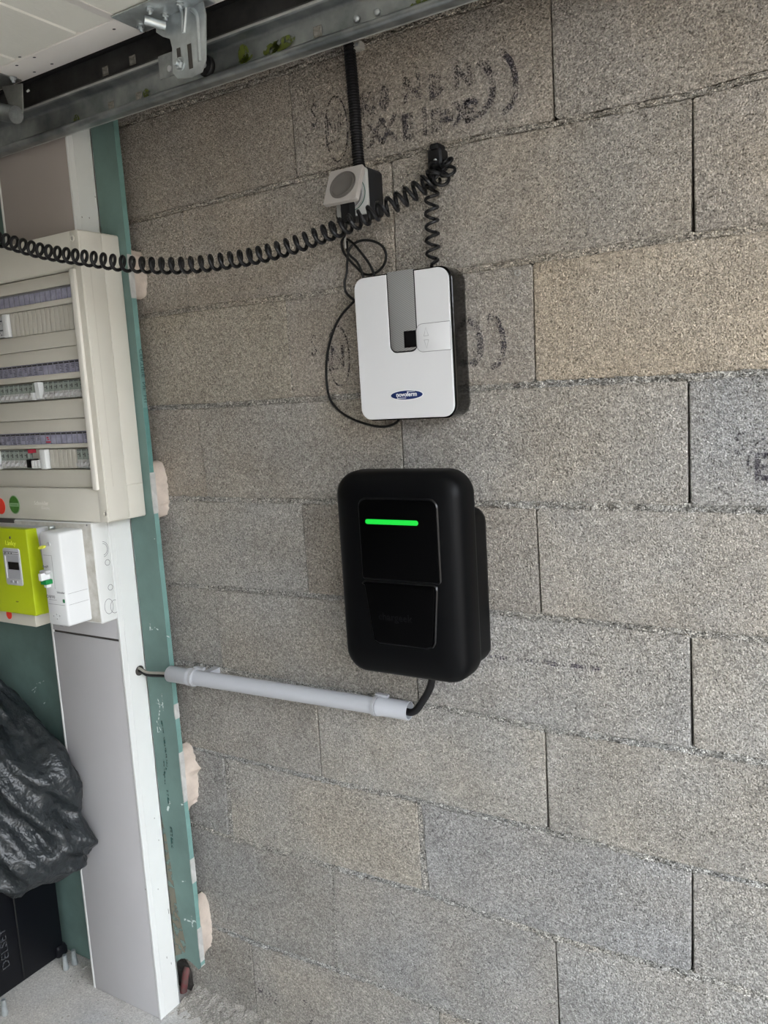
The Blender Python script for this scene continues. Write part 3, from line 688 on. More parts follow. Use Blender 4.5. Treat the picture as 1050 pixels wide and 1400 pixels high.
obj('white_separator', MB().bbox(xat(0, 628), xat(3.6, 628), -.140, -.12, zb_, zt, .0015), WHITE, db)
blanks(xat(70.5, 628), xat(106, 628), zt, zb_)
breakers(xat(108, 628), xr - .001, zt, zb_)
# screws, stickers, embossing
def screw(px, py, par, r=.0062, y=YF, m=CREAM):
    q = U(px, py, y=y); s = obj('screw', MB().lathe([(r, -.001), (r, .0018), (r * .86, .0026), (r * .78, .001), (r * .1, .001)], (q[0], y, q[2]), n=20), m, par)
    obj('slot', MB().box(q[0] - .0007, q[0] + .0007, y - .0016, y - .0009, q[2] - r * .5, q[2] + r * .5), GREYTXT, s, ang=0)
screw(99, 326, db); screw(145, 702.5, db)
q = U(20, 690, y=YF); obj('green_sticker', MB().prism(ell(q[0], q[2], .0195, .0215), YF - .0008, YF + .001), mat('sticker_rim', (.28, .40, .25), .5), db, ang=0)
s = obj('sticker_print', MB().prism(ell(q[0], q[2], .0175, .0195), YF - .0012, YF), GREENST, db, ang=0)
mb = MB().box(q[0] - .0165, q[0] + .0165, YF - .0015, YF - .001, q[2] - .004, q[2] + .004)
obj('sticker_band', mb, GREENL, s, ang=0)
mb = MB().box(q[0] - .012, q[0] + .012, YF - .0015, YF - .001, q[2] + .0075, q[2] + .0085).box(q[0] - .011, q[0] + .011, YF - .0015, YF - .001, q[2] - .0085, q[2] - .0075).box(q[0] - .012, q[0] + .012, YF - .0018, YF - .001, q[2] - .0006, q[2] + .0006)
obj('sticker_lines', mb, GREENST, s, ang=0)
q = U(2, 692, y=YF); obj('red_sticker', MB().prism(ell(q[0] - .002, q[2], .0165, .0185), YF - .001, YF + .001), REDM, db, ang=0)
q = U(47, 690, y=YF)
mb = text_mb('Schneider', .0125, (q[0], YF - .0004, q[2]), depth=.0008); text_mb('Electric', .0095, (q[0] + .024, YF - .0004, q[2] - .0095), depth=.0008, mb=mb)
obj('raised_lettering', mb, EMBOSS, db, ang=0)
# black slot visible just under the board
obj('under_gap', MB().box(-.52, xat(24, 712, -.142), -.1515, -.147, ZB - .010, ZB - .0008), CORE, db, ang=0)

# ================================================================= METER MOUNTING BOX (knock-outs on its side)
MX1, MF = -.1970, -.1500
mt = thing('meter_backbox', (-.38, GF - .001, .937), 'scuffed off-white backbox with round knock-outs, fixed on the trunking under the distribution board', 'electrical box')
mzb = .9425; mzt = 1.1645
mb = MB().bbox(-.62, MX1, MF, GF - .001, mzb, mzt, .003); obj('box_body', mb, PVCW, mt); obj('stained_front', MB().box(-.61, MX1 - .004, MF - .0006, MF + .0005, mzb + .003, mzt - .003), mat('stained_white', (.58, .57, .53), .6, var=.35, vscale=35, vcol=(.42, .40, .35)), mt, ang=0)
mb = MB()
def ringx(py_px, r, mb, a0=0, a1=360, w=.0010, x=MX1 + .0006, ry=None):
    q = U(*py_px, x=x); ry = ry or r; n = 28
    pts = [(q[1] + r * math.cos(math.radians(a0 + (a1 - a0) * k / n)), q[2] + ry * math.sin(math.radians(a0 + (a1 - a0) * k / n))) for k in range(n + 1)]
    vs = []; 
    for i, p in enumerate(pts):
        a = pts[max(i - 1, 0)]; b = pts[min(i + 1, n)]; d = Vector((b[0] - a[0], b[1] - a[1])).normalized()
        vs += [(x, p[0] - d.y * w / 2, p[1] + d.x * w / 2), (x, p[0] + d.y * w / 2, p[1] - d.x * w / 2)]
    mb.add(vs, [(2 * i, 2 * i + 1, 2 * i + 3, 2 * i + 2) for i in range(n)])
ringx((147, 769), .0062, mb, w=.0011); ringx((151, 803), .0062, mb, w=.0011); ringx((141, 751), .0135, mb, -90, 90, ry=.0165); ringx((141, 751), .0105, mb, -90, 90, ry=.0125, w=.0010); ringx((149, 829), .0115, mb, ry=.0165); ringx((157, 829), .0115, mb, 30, 330, ry=.0145, w=.0010)
obj('knockout_ring', mb, GREYTXT, mt, ang=0)
def sq(px, py, r, y, m, par, nm='screw'):
    q = U(px, py, y=y); return obj(nm, MB().lathe([(r, -.001), (r, .001), (r * .6, .002), (.0002, .002)], (q[0], y, q[2]), n=14), m, par)
sq(119, 718, .0018, MF, GREYTXT, mt)

# ================================================================= LINKY METER
me_ = thing('electricity_meter', (-.42, MF, .93), 'lime green electricity meter with grey display window, left of the white breaker', 'electricity meter')
lx1, lyf, lyb = -.3390, -.210, -.168
lzb, lzt = .9625, 1.1555
mb = MB(); L = []
# lime cap: front plate leaning sides
mb.bbox(-.555, lx1, lyf, lyf + .022, lzb, lzt, .0025)
mb.loft([[(lx1 - .006, lyf + .02, lzb), (lx1 - .0005, lyf + .02, lzb), (lx1 - .0005, lyf + .02, lzt - .001), (lx1 - .006, lyf + .02, lzt - .001)], [(lx1 - .006, lyb, lzb), (lx1 - .0005, lyb, lzb), (lx1 - .0005, lyb - .016, lzt - .001), (lx1 - .006, lyb - .016, lzt - .001)]])
obj('lime_cap', mb, LIME, me_, ang=30)
obj('base', MB().bbox(-.556, lx1 - .002, -.186, MF - .0005, lzb + .002, lzt - .002, .002), LGREY, me_)
obj('terminal_cover', MB().bbox(-.556, -.372, -.190, MF - .0005, .929, lzb + .01, .002), CREAMD, me_)
# display
def mpt(px, py): q = U(px, py, y=lyf); return q[0], q[2]
x0_, z1_ = mpt(4, 748); x1_, z0_ = mpt(33, 803)
disp = obj('display_panel', MB().prism(rr(x0_, x1_, z0_ + .003, z1_ - .001, .006, 4), lyf - .0025, lyf + .001, .0012), LGREY, me_)
obj('screen', MB().box(x0_ + .0165, x1_ - .0045, lyf - .0035, lyf - .001, z0_ + .039, z0_ + .056), SCREEN, disp, ang=0)
obj('screen_frame', MB().box(x0_ + .014, x1_ - .003, lyf - .0030, lyf - .001, z0_ + .018, z1_ - .016), mat('meter_silver', (.36, .37, .39), .4), disp, ang=0)
obj('button', MB().bbox(x0_ + .0175, x0_ + .0275, lyf - .0045, lyf - .001, z0_ + .008, z0_ + .0145, .001), GREYP, disp)
obj('button', MB().bbox(x0_ + .033, x0_ + .043, lyf - .0045, lyf - .001, z0_ + .008, z0_ + .0145, .001), GREYP, disp)
obj('highlight_bar', MB().box(x0_ + .0062, x0_ + .009, lyf - .0035, lyf - .001, z0_ + .018, z1_ - .018), WHITE, disp, ang=0)
mb = MB()
mb.box(x0_ + .004, x1_ - .004, lyf - .0028, lyf - .0024, z1_ - .0095, z1_ - .0085).box(x0_ + .004, x1_ - .003, lyf - .0028, lyf - .0024, z1_ - .0145, z1_ - .0137)
for a in (.008, .020, .030): mb.box(x0_ + a, x0_ + a + .003, lyf - .0029, lyf - .0024, z1_ - .013, z1_ - .0105)
obj('panel_print', mb, DARKTXT, disp, ang=0)
q = mpt(6, 744); obj('raised_lettering', text_mb('Linky', .0145, (q[0] + .003, lyf - .0003, q[1] - .0015), depth=.001, sx=1.25), mat('lime_raised', (.60, .68, .05), .35), me_, ang=0)
q = mpt(14, 735); obj('seal_slot', MB().prism(ell(q[0], q[1], .002, .0032, 12), lyf - .0015, lyf), CORE, me_)
q = mpt(24, 822.5); obj('cap_screw', MB().prism(ell(q[0], q[1], .0045, .0015, 12), lyf - .0012, lyf), mat('lime_dark', (.16, .17, .02), .6), me_)
q = U(13, 842, y=-.190); obj('red_dot_sticker', MB().prism(ell(q[0], .951, .0095, .0115), -.1912, -.190), REDM, me_, ang=0)

# ================================================================= MAIN BREAKER
bk_ = thing('main_breaker', (-.277, MF, .945), 'white main circuit breaker with green toggle, on the backbox beside the lime meter', 'circuit breaker')
b0, b1, byf = -.2955, -.2290, -.2100
bzb, bzt = .9490, 1.1518
mb = MB(); L = []
for (y, i) in ((byf, .004), (byf + .0015, .0015), (byf + .004, 0), (MF - .014, 0), (MF - .001, 0)):
    L.append([(p[0], y, p[1]) for p in inset(rr(b0, b1, bzb, bzt, .006, 4), i)])
mb.loft(L); obj('housing', mb, WHITE, bk_)
zA = U(95, 800, y=byf)[2]; zA = U(*(88, 808), x=b1)[2]; zB2 = U(93, 829, x=b1)[2]
mb = MB().box(b1 - .0005, b1 + .0003, byf + .006, MF - .004, .9955, .9960).box(b1 - .0005, b1 + .0003, byf + .006, MF - .004, 1.0195, 1.020)
mb.box(b0 + .006, b1 - .006, byf - .0003, byf + .001, .9955, .9961)
mb.box(b0 + .006, b0 + .034, byf - .0003, byf + .001, 1.102, 1.1025).box(b0 + .034, b0 + .0345, byf - .0003, byf + .001, 1.03, 1.1025)
obj('seam', mb, GREYTXT, bk_, ang=0)
def bq(px, py): q = U(px, py, y=byf); return q[0], q[2]
x, z = bq(65, 781); 
obj('toggle_guard', MB().bbox(x - .012, x + .011, byf - .012, byf + .001, z - .004, z + .0035, .0015), LGREY, bk_)
obj('toggle', MB().bbox(x - .0035, x + .007, byf - .022, byf + .001, z - .017, z - .001, .0015), WHITE, bk_)
obj('toggle_green', MB().bbox(x - .006, x + .013, byf - .016, byf + .001, z - .026, z - .0165, .001), GREENT, bk_)
obj('toggle_base', MB().bbox(x - .0035, x + .006, byf - .010, byf + .001, z - .034, z - .026, .001), WHITE, bk_)
obj('slot_black', MB().box(x - .011, x - .003, byf - .006, byf + .001, z - .013, z - .008), BLACK, bk_)
x, z = bq(59, 748); obj('yellow_seal', MB().prism(ell(x, z, .010, .0035, 16, .25), byf - .006, byf, .001), YELLOW, bk_)
x, z = bq(67, 744); obj('terminal_screw', MB().lathe([(.0045, 0), (.0045, .002), (.003, .0025), (.0028, .0008), (.0003, .0008)], (x, byf, z), n=16), LGREY, bk_)
x, z = bq(88, 822); obj('green_mark', MB().bbox(x - .005, x + .002, byf - .0008, byf + .001, z - .004, z + .004, .0008), mat('green_mark', (.02, .17, .07), .5), bk_)
mb = MB()
x, z = bq(59, 776); text_mb('Resi9', .0085, (x - .001, byf - .0002, z), depth=.0004, mb=mb)
x, z = bq(64, 817); text_mb('DB90', .0095, (x, byf - .0002, z), depth=.0004, mb=mb, sx=1.3)
x, z = bq(78, 811); text_mb('Schneider', .0065, (x, byf - .0002, z), depth=.0004, mb=mb)
mb.box(b0 + .01, b0 + .035, byf - .0004, byf, 1.005, 1.0056)
obj('printed_text', mb, GREYTXT, bk_, ang=0)
mb = MB()
for a, b in ((74, 842), (78, 840), (82, 842), (79, 846)):
    x, z = bq(a, b); mb.lathe([(.0022, 0), (.0022, .0008), (.0015, .001)], (x, byf, z), n=10)
obj('vent_dimple', mb, LGREY, bk_, kind='stuff')
q = U(75, 718, y=-.150); obj('sealing_bolt', MB().lathe([(.0045, 0), (.0045, .010), (.003, .0125), (.0002, .013)], (q[0], MF - .003, q[2] - .004), n=14), GALVB, bk_)
q = U(57, 845, y=byf); obj('foot_clip', MB().bbox(b0 + .018, b0 + .03, byf + .012, byf + .03, bzb - .006, bzb + .001, .001), GREYP, bk_)

# ================================================================= CONDUIT AND CABLES
PY = -.0235; pr_ = .0178
PYL, PYR = -.0650, -.0270
a = np.array([U(232, 921, y=PYL)[0], PYL, U(232, 921, y=PYL)[2]]); b = np.array([U(560, 972, y=PYR)[0], PYR, U(560, 972, y=PYR)[2]]); PY = PYR
cd = thing('pvc_conduit', tuple((a + b) / 2), 'thick light grey rigid pipe sloping slightly along the blocks under the black wall charger', 'conduit')
def P_(t): return Vector(a + (b - a) * t)
L = (b - a); Ln = float(np.linalg.norm(L))
ax = tuple(L / Ln)
# main tube and both sleeves (hollow at the right)
t1, t2 = .118, .885
obj('tube', MB().tube([P_(t1 - .01), P_(t2 + .01)], pr_ - .0012, 32), PIPE, cd)
obj('sleeve', MB().lathe([(pr_ - .0022, .02), (pr_ - .0022, .001), (pr_ - .001, .0), (pr_, .0015), (pr_, .052), (pr_ + .0016, .056), (pr_ + .0016, .060), (pr_ - .0002, .064), (pr_, .075), (pr_ - .001, .077), (.012, .077)], tuple(a), ax, 32), PIPE, cd)
q = b - np.array(ax) * .066
obj('sleeve', MB().lathe([(pr_ - .001, 0), (pr_ + .0012, .001), (pr_ + .0012, .003), (pr_, .006), (pr_, .0655), (pr_ - .0004, .066), (pr_ - .0022, .066), (pr_ - .0024, .064), (pr_ - .0028, .03), (.001, .03)], tuple(q), ax, 32, (False, False)), PIPE, cd)
def clip(tc):
    c = P_(tc); s = obj('pipe_clip', MB().lathe([(pr_ - .0015, -.004), (pr_ + .0019, -.0036), (pr_ + .0019, .0036), (pr_ - .0015, .004)], tuple(c), ax, 32), mat('clip_grey', (.36, .37, .385), .45), cd)
    obj('clip_hook', MB().box(c.x - .004, c.x + .024, c.y + .004, c.y + .012, c.z + pr_ - .001, c.z + pr_ + .0045).box(c.x + .002, c.x + .02, c.y + .010, .0, c.z - .006, c.z + .006), PIPE, s)
clip(.118); clip(.879)
# cable from the trunking hole into the pipe
c0 = Vector((GX1 - .02, hc[1] + .004, hc[2] + .003)); 
pts = spline([c0, Vector((GX1 + .004, hc[1] + .003, hc[2] + .002)), Vector((-.165, -.0660, hc[2] - .0025)), Vector((a[0] - .012, -.0655, a[2] - .004)), Vector((a[0] + .012, -.0650, a[2] - .004)), Vector((a[0] + .03, -.0640, a[2] - .003))], 8)
cab = thing('supply_cable', tuple(pts[8]), 'short pair of black and grey cables from the trunking hole into the left pipe end', 'cable')
obj('black_sheath', MB().tube(pts, .0058, 12), BLACKM, cab)
pts2 = [p + Vector((0, -.0035, .0062)) for p in pts]; pts2 = [Vector((p.x, p.y, p.z - .0006 * i / 8)) for i, p in enumerate(pts2)]
obj('grey_core', MB().tube(pts2, .0030, 10), mat('grey_cable', (.30, .285, .25), .5), cab)
# cable from pipe to charger bottom
e0 = U(575, 965, y=-.03)
pts = spline([Vector((b[0] - .06, PY, b[2] + .003)), Vector((b[0] - .012, PY, b[2] - .002)), Vector((b[0] + .012, PY - .003, b[2] + .002)), Vector(U(579, 957, y=-.032)), Vector(U(588, 940, y=-.04)), Vector(U(592, 920, y=-.048)), Vector(U(593, 900, y=-.05))], 8)
o = obj('charger_cable', MB().tube(pts, .0068, 14), BLACKM, None, label='thick black cable curving from the right pipe end up into the wall charger', category='cable')

# ================================================================= EV CHARGER
cx0, cx1, cz0, cz1 = .4085, .6605, .9035, 1.2685
ev = thing('wall_charger', ((cx0 + cx1) / 2, 0, .925), 'black electric vehicle wall charger with a glowing green light bar', 'charger')
obj('back_box', MB().loft([[(p[0], y, p[1]) for p in inset(rr(.425, .6530, .919, 1.196, .026, 6), i)] for y, i in ((-.066, 0), (-.012, 0), (-.003, .001), (.0, .003))]), CHG, ev)
L = []
prof = [(-.052, .005), (-.056, .0012), (-.062, 0), (-.080, 0), (-.094, .0008), (-.1025, .0032), (-.1085, .0075), (-.1125, .0135), (-.1155, .0215), (-.1180, .0300), (-.1198, .0390), (-.1205, .047)]
base_o = rr(cx0, cx1 - .0015, cz0, cz1, .042, 10)
for y, i in prof:
    # radius shrinks as we go in
    L.append([(p[0], y, p[1]) for p in rr(cx0 + i, cx1 - .0015 - i, cz0 + i, cz1 - i, max(.042 - i * .55, .012), 10)])
obj('front_cover', MB().loft(L), CHG, ev, ang=60)
# recessed face panels with rims
ux0, ux1 = .472, .6215
def cpt(px, py): q = U(px, py, y=-.1225); return q[0], q[2]
zmid = 1.0800
uo = rr(.470, .6195, zmid + .004, 1.222, (.004, .014, .014, .004), 5)
obj('upper_panel', MB().prism(uo, -.1232, -.1195, .0012), CHGP, ev)
lo = [(.4695, zmid - .006), (.4730, zmid - .008), (.4855, .981), (.4885, .974), (.4945, .9705), (.590, .9705), (.599, .973), (.6035, .980), (.6115, zmid - .012), (.6110, zmid - .005), (.607, zmid - .003), (.473, zmid - .003)]
obj('lower_flap', MB().prism(lo, -.1262, -.1195, .002), CHGP, ev)
# fine raised rim around the panels
rim = MB()
for o_ in (uo, lo):
    o2 = inset(o_, -.0016); o1 = o_; n = len(o_)
    rim.loft([[(p[0], -.1203, p[1]) for p in inset(o_, -.0034)], [(p[0], -.1226, p[1]) for p in o2], [(p[0], -.1226, p[1]) for p in inset(o_, -.0004)], [(p[0], -.1200, p[1]) for p in o1]], (False, False))
obj('panel_rim', rim, mat('satin_rim', (.004, .0042, .005), .3, spec=.35), ev, ang=50)
lx0, lz = cpt(500, 713); lx1_, lz2 = cpt(572, 715); lzc = (lz + lz2) / 2
obj('light_bar', MB().prism(rr(lx0, lx1_, lzc - .0042, lzc + .0042, .004, 5), -.1246, -.1225, .0008), LEDM, ev)
x, z = cpt(519, 846); obj('embossed_name', text_mb('chargeek', .0185, (x, -.1263, z), depth=.001, sx=1.0), mat('emboss_black', (.004, .004, .005), .4, spec=.15), ev, ang=0)

# ================================================================= GARAGE DOOR OPENER
ox0, ox1, oz0, oz1 = .4440, .6315, 1.3525, 1.6000
op = thing('door_opener_unit', ((ox0 + ox1) / 2, 0, oz0), 'silver and black garage door opener box with blue oval badge above the charger', 'door opener')
obj('housing', MB().loft([[(p[0], y, p[1]) for p in inset(rr(ox0, ox1 + .002, oz0, oz1 + .001, .023, 8), i)] for y, i in ((-.0525, .0012), (-.0512, 0), (-.010, 0), (-.002, .0015), (0, .003))]), SMOKE, op, ang=40)
# silver front with the lens slot cut out (two-sided outline)
sx0, sx1, sz0 = .5105, .5655, 1.4665
r = .020; sr = .013
fo = []
A = rr(ox0 + .0004, ox1 - .0030, oz0 + .0022, oz1 - .0012, r, 8)      # starts bottom-right, goes counter-clockwise
# build: from slot right-top, clockwise...
top_r = [p for p in A]
k1 = 9 + 8                              # end of top-right arc
fo = A[:k1 + 1]
slot = [(sx1, oz1 - .0012), (sx1, sz0 + sr)] + [(sx1 - sr + sr * math.cos(t), sz0 + sr - sr * math.sin(t)) for t in [math.pi / 2 * k / 6 for k in range(1, 7)]] + [(sx0 + sr - sr * math.sin(t), sz0 + sr - sr * math.cos(t)) for t in [math.pi / 2 * k / 6 for k in range(0, 7)]] + [(sx0, oz1 - .0012)]
fo = fo + slot + A[k1 + 1:]
obj('silver_front', MB().prism(fo, -.0565, -.050, .0010), SILVER, op, ang=0)
# black gasket + grey ribbed lens
obj('lens_gasket', MB().prism(rr(sx0 - .0006, sx1 + .0006, sz0 - .0006, oz1 + .0006, (sr, .001, .001, sr), 6), -.0545, -.050), BLACK, op)
ln = obj('lens', MB().prism(rr(sx0 + .0022, sx1 - .0022, sz0 + .0024, oz1 + .0022, (sr - .002, .002, .002, sr - .002), 6), -.0562, -.050, .0008), LENS, op)
x, z = U(552, 453, y=-.0565)[[0, 2]]; obj('display_window', MB().box(x, sx1 - .0022, -.0568, -.0555, U(556, 475.5, y=-.0565)[2], z), SCREEN, ln, ang=0)
# flap with arrows at the right
fz1 = U(600, 440.5, y=-.0565)[2]; fz0 = U(600, 479, y=-.0565)[2]; fx0 = U(569.5, 462, y=-.0565)[0]
flo = rr(fx0, ox1 - .0034, fz0, fz1, (.001, .001, .012, .012), 6)
mb = MB(); n = len(flo); of = inset(flo, -.0007)
mb.loft([[(p[0], -.0567, p[1]) for p in of], [(p[0], -.0567, p[1]) for p in flo]], (False, False))
obj('flap_seam', mb, GREYTXT, op, ang=0)
obj('button_flap', MB().prism(inset(flo, .0003), -.0570, -.0556, .0004), SILVER, op)
x, z = U(582.5, 456, y=-.057)[[0, 2]]
mb = MB()
for (s, z_) in ((1, z - .004), (-1, z - .010)):
    tri = [(x - .0048, z_), (x + .0048, z_), (x, z_ + s * .0145)]
    o1 = inset(tri, .0007); mb.loft([[(p[0], -.05715, p[1]) for p in tri], [(p[0], -.05715, p[1]) for p in o1]], (False, False))
obj('arrow_mark', mb, mat('arrow_grey', (.30, .31, .32), .5), op, ang=0)
x, z = U(556, 540, y=-.0566)[[0, 2]]
bd = obj('brand_badge', MB().prism(ell(x, z, .0315, .0076, 40), -.0572, -.056, .0003), NAVY, op)
mb = text_mb('novoferm', .0105, (x, -.0573, z - .0022), depth=.0004, align='CENTER', bold=.0002, res=3)
mb.box(x - .0185, x - .001, -.0576, -.0571, z - .0054, z - .0045).box(x - .0185, x - .0178, -.0576, -.0571, z - .0054, z - .002).box(x + .001, x + .017, -.0576, -.0571, z + .0052, z + .0060)
obj('badge_text', mb, WHITE, bd, ang=0)
obj('badge_rim', MB().prism(ell(x, z, .0328, .0088, 40), -.0568, -.056), WHITE, bd)

# ================================================================= SOCKET
sk = thing('socket_outlet', (.44, 0, 1.70), 'surface socket outlet with lifted silver lid and a black plug in it', 'socket')
s0, s1, sb, st, syf = .4120, .4815, 1.7045, 1.7835, -.046
obj('mounting_box', MB().loft([[(p[0], y, p[1]) for p in inset(rr(s0, s1, sb, st, .008, 4), i)] for y, i in ((syf, .001), (syf + .002, 0), (-.003, 0), (0, .001))]), mat('socket_dark_grey', (.014, .0145, .016), .5, spec=.3), sk)
obj('face_frame', MB().prism(rr(s0 + .003, s1 - .001, sb + .001, st - .002, .006, 4), syf - .006, syf + .001, .0015), mat('socket_silver', (.42, .42, .40), .42), sk)
obj('gasket_ring', MB().lathe([(.0285, 0), (.0285, .0012), (.0275, .0014), (.0272, 0)], ((s0 + s1) / 2 + .002, syf - .0055, (sb + st) / 2 - .002), n=36), mat('green_gasket', (.02, .09, .065), .5), sk)
obj('socket_well', MB().lathe([(.0235, 0), (.0235, .002), (.0215, .002), (.020, .0003), (.0002, .0003)], ((s0 + s1) / 2 + .001, syf - .0055, (sb + st) / 2 - .002), n=32), GREYP, sk)
# lid hinged at the top, opened ~35 degrees, seen from the front
top = Vector((0, syf - .0095, st - .001)); a_ = math.radians(25)
dn = Vector((0, -math.sin(a_), -math.cos(a_))); nn = Vector((0, -math.cos(a_), math.sin(a_)))
def lid(p2, d): return Vector((p2[0], 0, 0)) + top + dn * p2[1] + nn * d
lo_ = rr(s0 - .0005, s1 - .001, 0, .0665, .004, 4)
mb = MB().loft([[lid(p, .0045) for p in inset(lo_, .0014)], [lid(p, .0035) for p in lo_], [lid(p, -.0035) for p in lo_], [lid(p, -.0040) for p in inset(lo_, .001)]])
lidm = mat('lid_grey', (.37, .345, .32), .45)
ld = obj('lid', mb, lidm, sk)
lc = ((s0 + s1) / 2 - .0005, .034)
L = [[lid((lc[0] + r_ * math.cos(t), lc[1] + r_ * math.sin(t)), h) for t in [2 * math.pi * k / 36 for k in range(36)]] for r_, h in ((.0262, .0046), (.0256, .0058), (.0248, .0056), (.0242, .0049), (.0215, .0049), (.0207, .0055), (.0200, .0049), (.012, .0048), (.001, .0047))]
obj('lid_dish', MB().loft(L, (False, True)), mat('lid_dish_grey', (.12, .11, .10), .4, var=.2, vscale=20), ld, ang=60)
# plug and strap
q = U(475, 284, y=-.07)
obj('plug_body', MB().loft([[(p[0], y, p[1]) for p in rr(q[0] - w, q[0] + w, q[2] - .026 + k, q[2] + .012 - k, .006, 4)] for y, w, k in ((-.078, .006, .004), (-.078, .0085, .001), (-.066, .0095, 0), (-.060, .009, 0))]), BLACKM, sk)
obj('plug_latch', MB().bbox(q[0] - .020, q[0] - .014, -.0635, -.061, q[2] - .003, q[2] + .003, .0008), GREYP, sk)
obj('bottom_gasket', MB().prism(rr(s0 + .0005, s0 + .026, sb - .006, sb + .018, .004, 4), syf - .0035, syf + .004), BLACK, sk)

# corrugated conduit coming down from above the track
cc0 = np.array(U(490, 229, y=-.016)); 
pts = spline([Vector(U(494, 236, y=-.02)), Vector(U(490, 218, y=-.018)), Vector(U(484, 140, y=-.017)), Vector(U(477, 58, y=-.016)), Vector(U(473, 10, y=-.016)), Vector(U(471, -40, y=-.016))], 60)
rs = [.0098 + .0014 * math.sin(i * 2 * math.pi / 5.0) for i in range(len(pts))]
dens = []
tot = sum((b_ - a_2).length for a_2, b_ in zip(pts, pts[1:])); NR = int(tot / .0046) * 4
acc = [0]
for a_2, b_ in zip(pts, pts[1:]): acc.append(acc[-1] + (b_ - a_2).length)
P2 = []; j = 0
for i in range(NR + 1):
    s = tot * i / NR
    while j < len(acc) - 2 and acc[j + 1] < s: j += 1
    t = (s - acc[j]) / max(acc[j + 1] - acc[j], 1e-9); P2.append(pts[j].lerp(pts[j + 1], t))
rs = [(.0107, .0107, .0086, .0086)[i % 4] for i in range(len(P2))]
o = obj('corrugated_conduit', MB().tube(P2, .01, 14, rs=rs), mat('corrugated_black', (.007, .007, .008), .45, spec=.35), None, label='black corrugated conduit dropping from the door track to the socket', category='conduit')
o = thing('conduit_clip', tuple(U(491, 60, y=0)), 'small pale clip beside the corrugated conduit just below the track', 'clip')
q = U(490, 63, y=-.008); obj('clip_body', MB().bbox(q[0] - .010, q[0] + .008, -.016, .001, q[2] - .006, q[2] + .006, .001), mat('clip_pale', (.42, .41, .37), .6), o)
obj('clip_screw', MB().lathe([(.003, 0), (.003, .001), (.0004, .0015)], (q[0] + .002, -.016, q[2]), n=10), GALVB, o)

# ================================================================= COILED CABLE
def helix(path, r, pitch, wr, mb, phase=0, n=8, tpr=16, rf=None, pitch2=None):
    acc = [0]
    for a_2, b_ in zip(path, path[1:]): acc.append(acc[-1] + (b_ - a_2).length)
    tot = acc[-1]; N = int(tot / pitch * tpr); out = []; j = 0; u = None
    for i in range(N + 1):
        s = tot * i / N
        while j < len(acc) - 2 and acc[j + 1] < s: j += 1
        t = (s - acc[j]) / max(acc[j + 1] - acc[j], 1e-9); c = path[j].lerp(path[j + 1], t); tg = (path[min(j + 1, len(path) - 1)] - path[j]).normalized()
        if u is None: u = tg.cross(Vector((0, 1, 0))).normalized()
        u = (u - tg * u.dot(tg)).normalized(); w = tg.cross(u)
        if pitch2: a3 = phase + 2 * math.pi * tot / (pitch2 - pitch) * math.log(1 + (pitch2 - pitch) / pitch * s / tot)
        else: a3 = phase + 2 * math.pi * s / pitch
        rr_ = r * (rf(s / tot) if rf else 1)
        out.append(c + (u * math.cos(a3) + w * math.sin(a3)) * rr_)
    mb.tube(out, wr, n); return out
ccab = thing('coiled_cable', tuple(U(598, 215, y=0)), 'black coiled spiral cable looped over a wall hook and sagging across to the left', 'cable')
COIL = mat('coil_black', (.006, .006, .007), .4, spec=.35)
vp = spline([Vector(U(591, 366, y=-.018)), Vector(U(592, 356, y=-.018)), Vector(U(591, 320, y=-.018)), Vector(U(590, 285, y=-.018)), Vector(U(591, 258, y=-.02)), Vector(U(594, 244, y=-.024))], 10)
mb = MB(); endv = helix(vp, .0105, .0215, .0028, mb, rf=lambda t: min(1, max(.05, t * 9))); obj('hanging_coil', mb, COIL, ccab, ang=0)
lp = spline([Vector(U(600, 226, y=-.030)), Vector(U(592, 243, y=-.036)), Vector(U(575, 256, y=-.045)), Vector(U(545, 275, y=-.062)), Vector(U(505, 294, y=-.088)), Vector(U(470, 309, y=-.098)), Vector(U(440, 321, y=-.100)), Vector(U(380, 342, y=-.115)), Vector(U(320, 355, y=-.13)), Vector(U(250, 363, y=-.155)), Vector(U(180, 361.5, y=-.18)), Vector(U(120, 353.5, y=-.20)), Vector(U(60, 344, y=-.215)), Vector(U(12, 331, y=-.225)), Vector(U(-30, 318, y=-.235)), Vector(U(-80, 300, y=-.25)), Vector((-.86, -.30, 1.93)), Vector((-.98, -.32, 2.03))], 10)
mb = MB(); helix(lp, .0128, .0165, .0033, mb, phase=1.2, pitch2=.0300); obj('spanning_coil', mb, COIL, ccab, ang=0)
# bunch of loops tied on the hook
mb = MB()
for (px, py, rx, rz, rot, y) in ((611, 222, .010, .0065, .3, -.030), (612, 234, .012, .0085, -.3, -.034), (603, 244, .013, .0095, -.9, -.038), (594, 240, .012, .008, .5, -.032), (601, 228, .013, .010, .1, -.026)):
    q = U(px, py, y=y); n = 26; L = []
    for k in range(n + 1):
        t = 2 * math.pi * k / n; L.append(Vector((q[0] + rx * math.cos(t) * math.cos(rot) - rz * math.sin(t) * math.sin(rot), y + .008 * math.sin(t), q[2] + rx * math.cos(t) * math.sin(rot) + rz * math.sin(t) * math.cos(rot))))
    mb.tube(L, .0028, 8, caps=False)
obj('bunched_loops', mb, COIL, ccab, ang=0)
q = U(595, 215, y=-.02)
hk = thing('cable_hook', (q[0], 0, q[2]), 'black strap clamp screwed to the wall where the coiled cable turns', 'hook')
obj('clamp', MB().loft([[(p[0], y, p[1]) for p in inset(rr(q[0] - .013, q[0] + .013, q[2] - .020, q[2] + .014, .006, 4), i)] for y, i in ((-.026, .003), (-.022, 0), (0, 0))]), BLACK, hk)
obj('strap', MB().bbox(q[0] - .006, q[0] + .012, -.030, -.004, q[2] + .010, q[2] + .020, .003), BLACKM, hk)
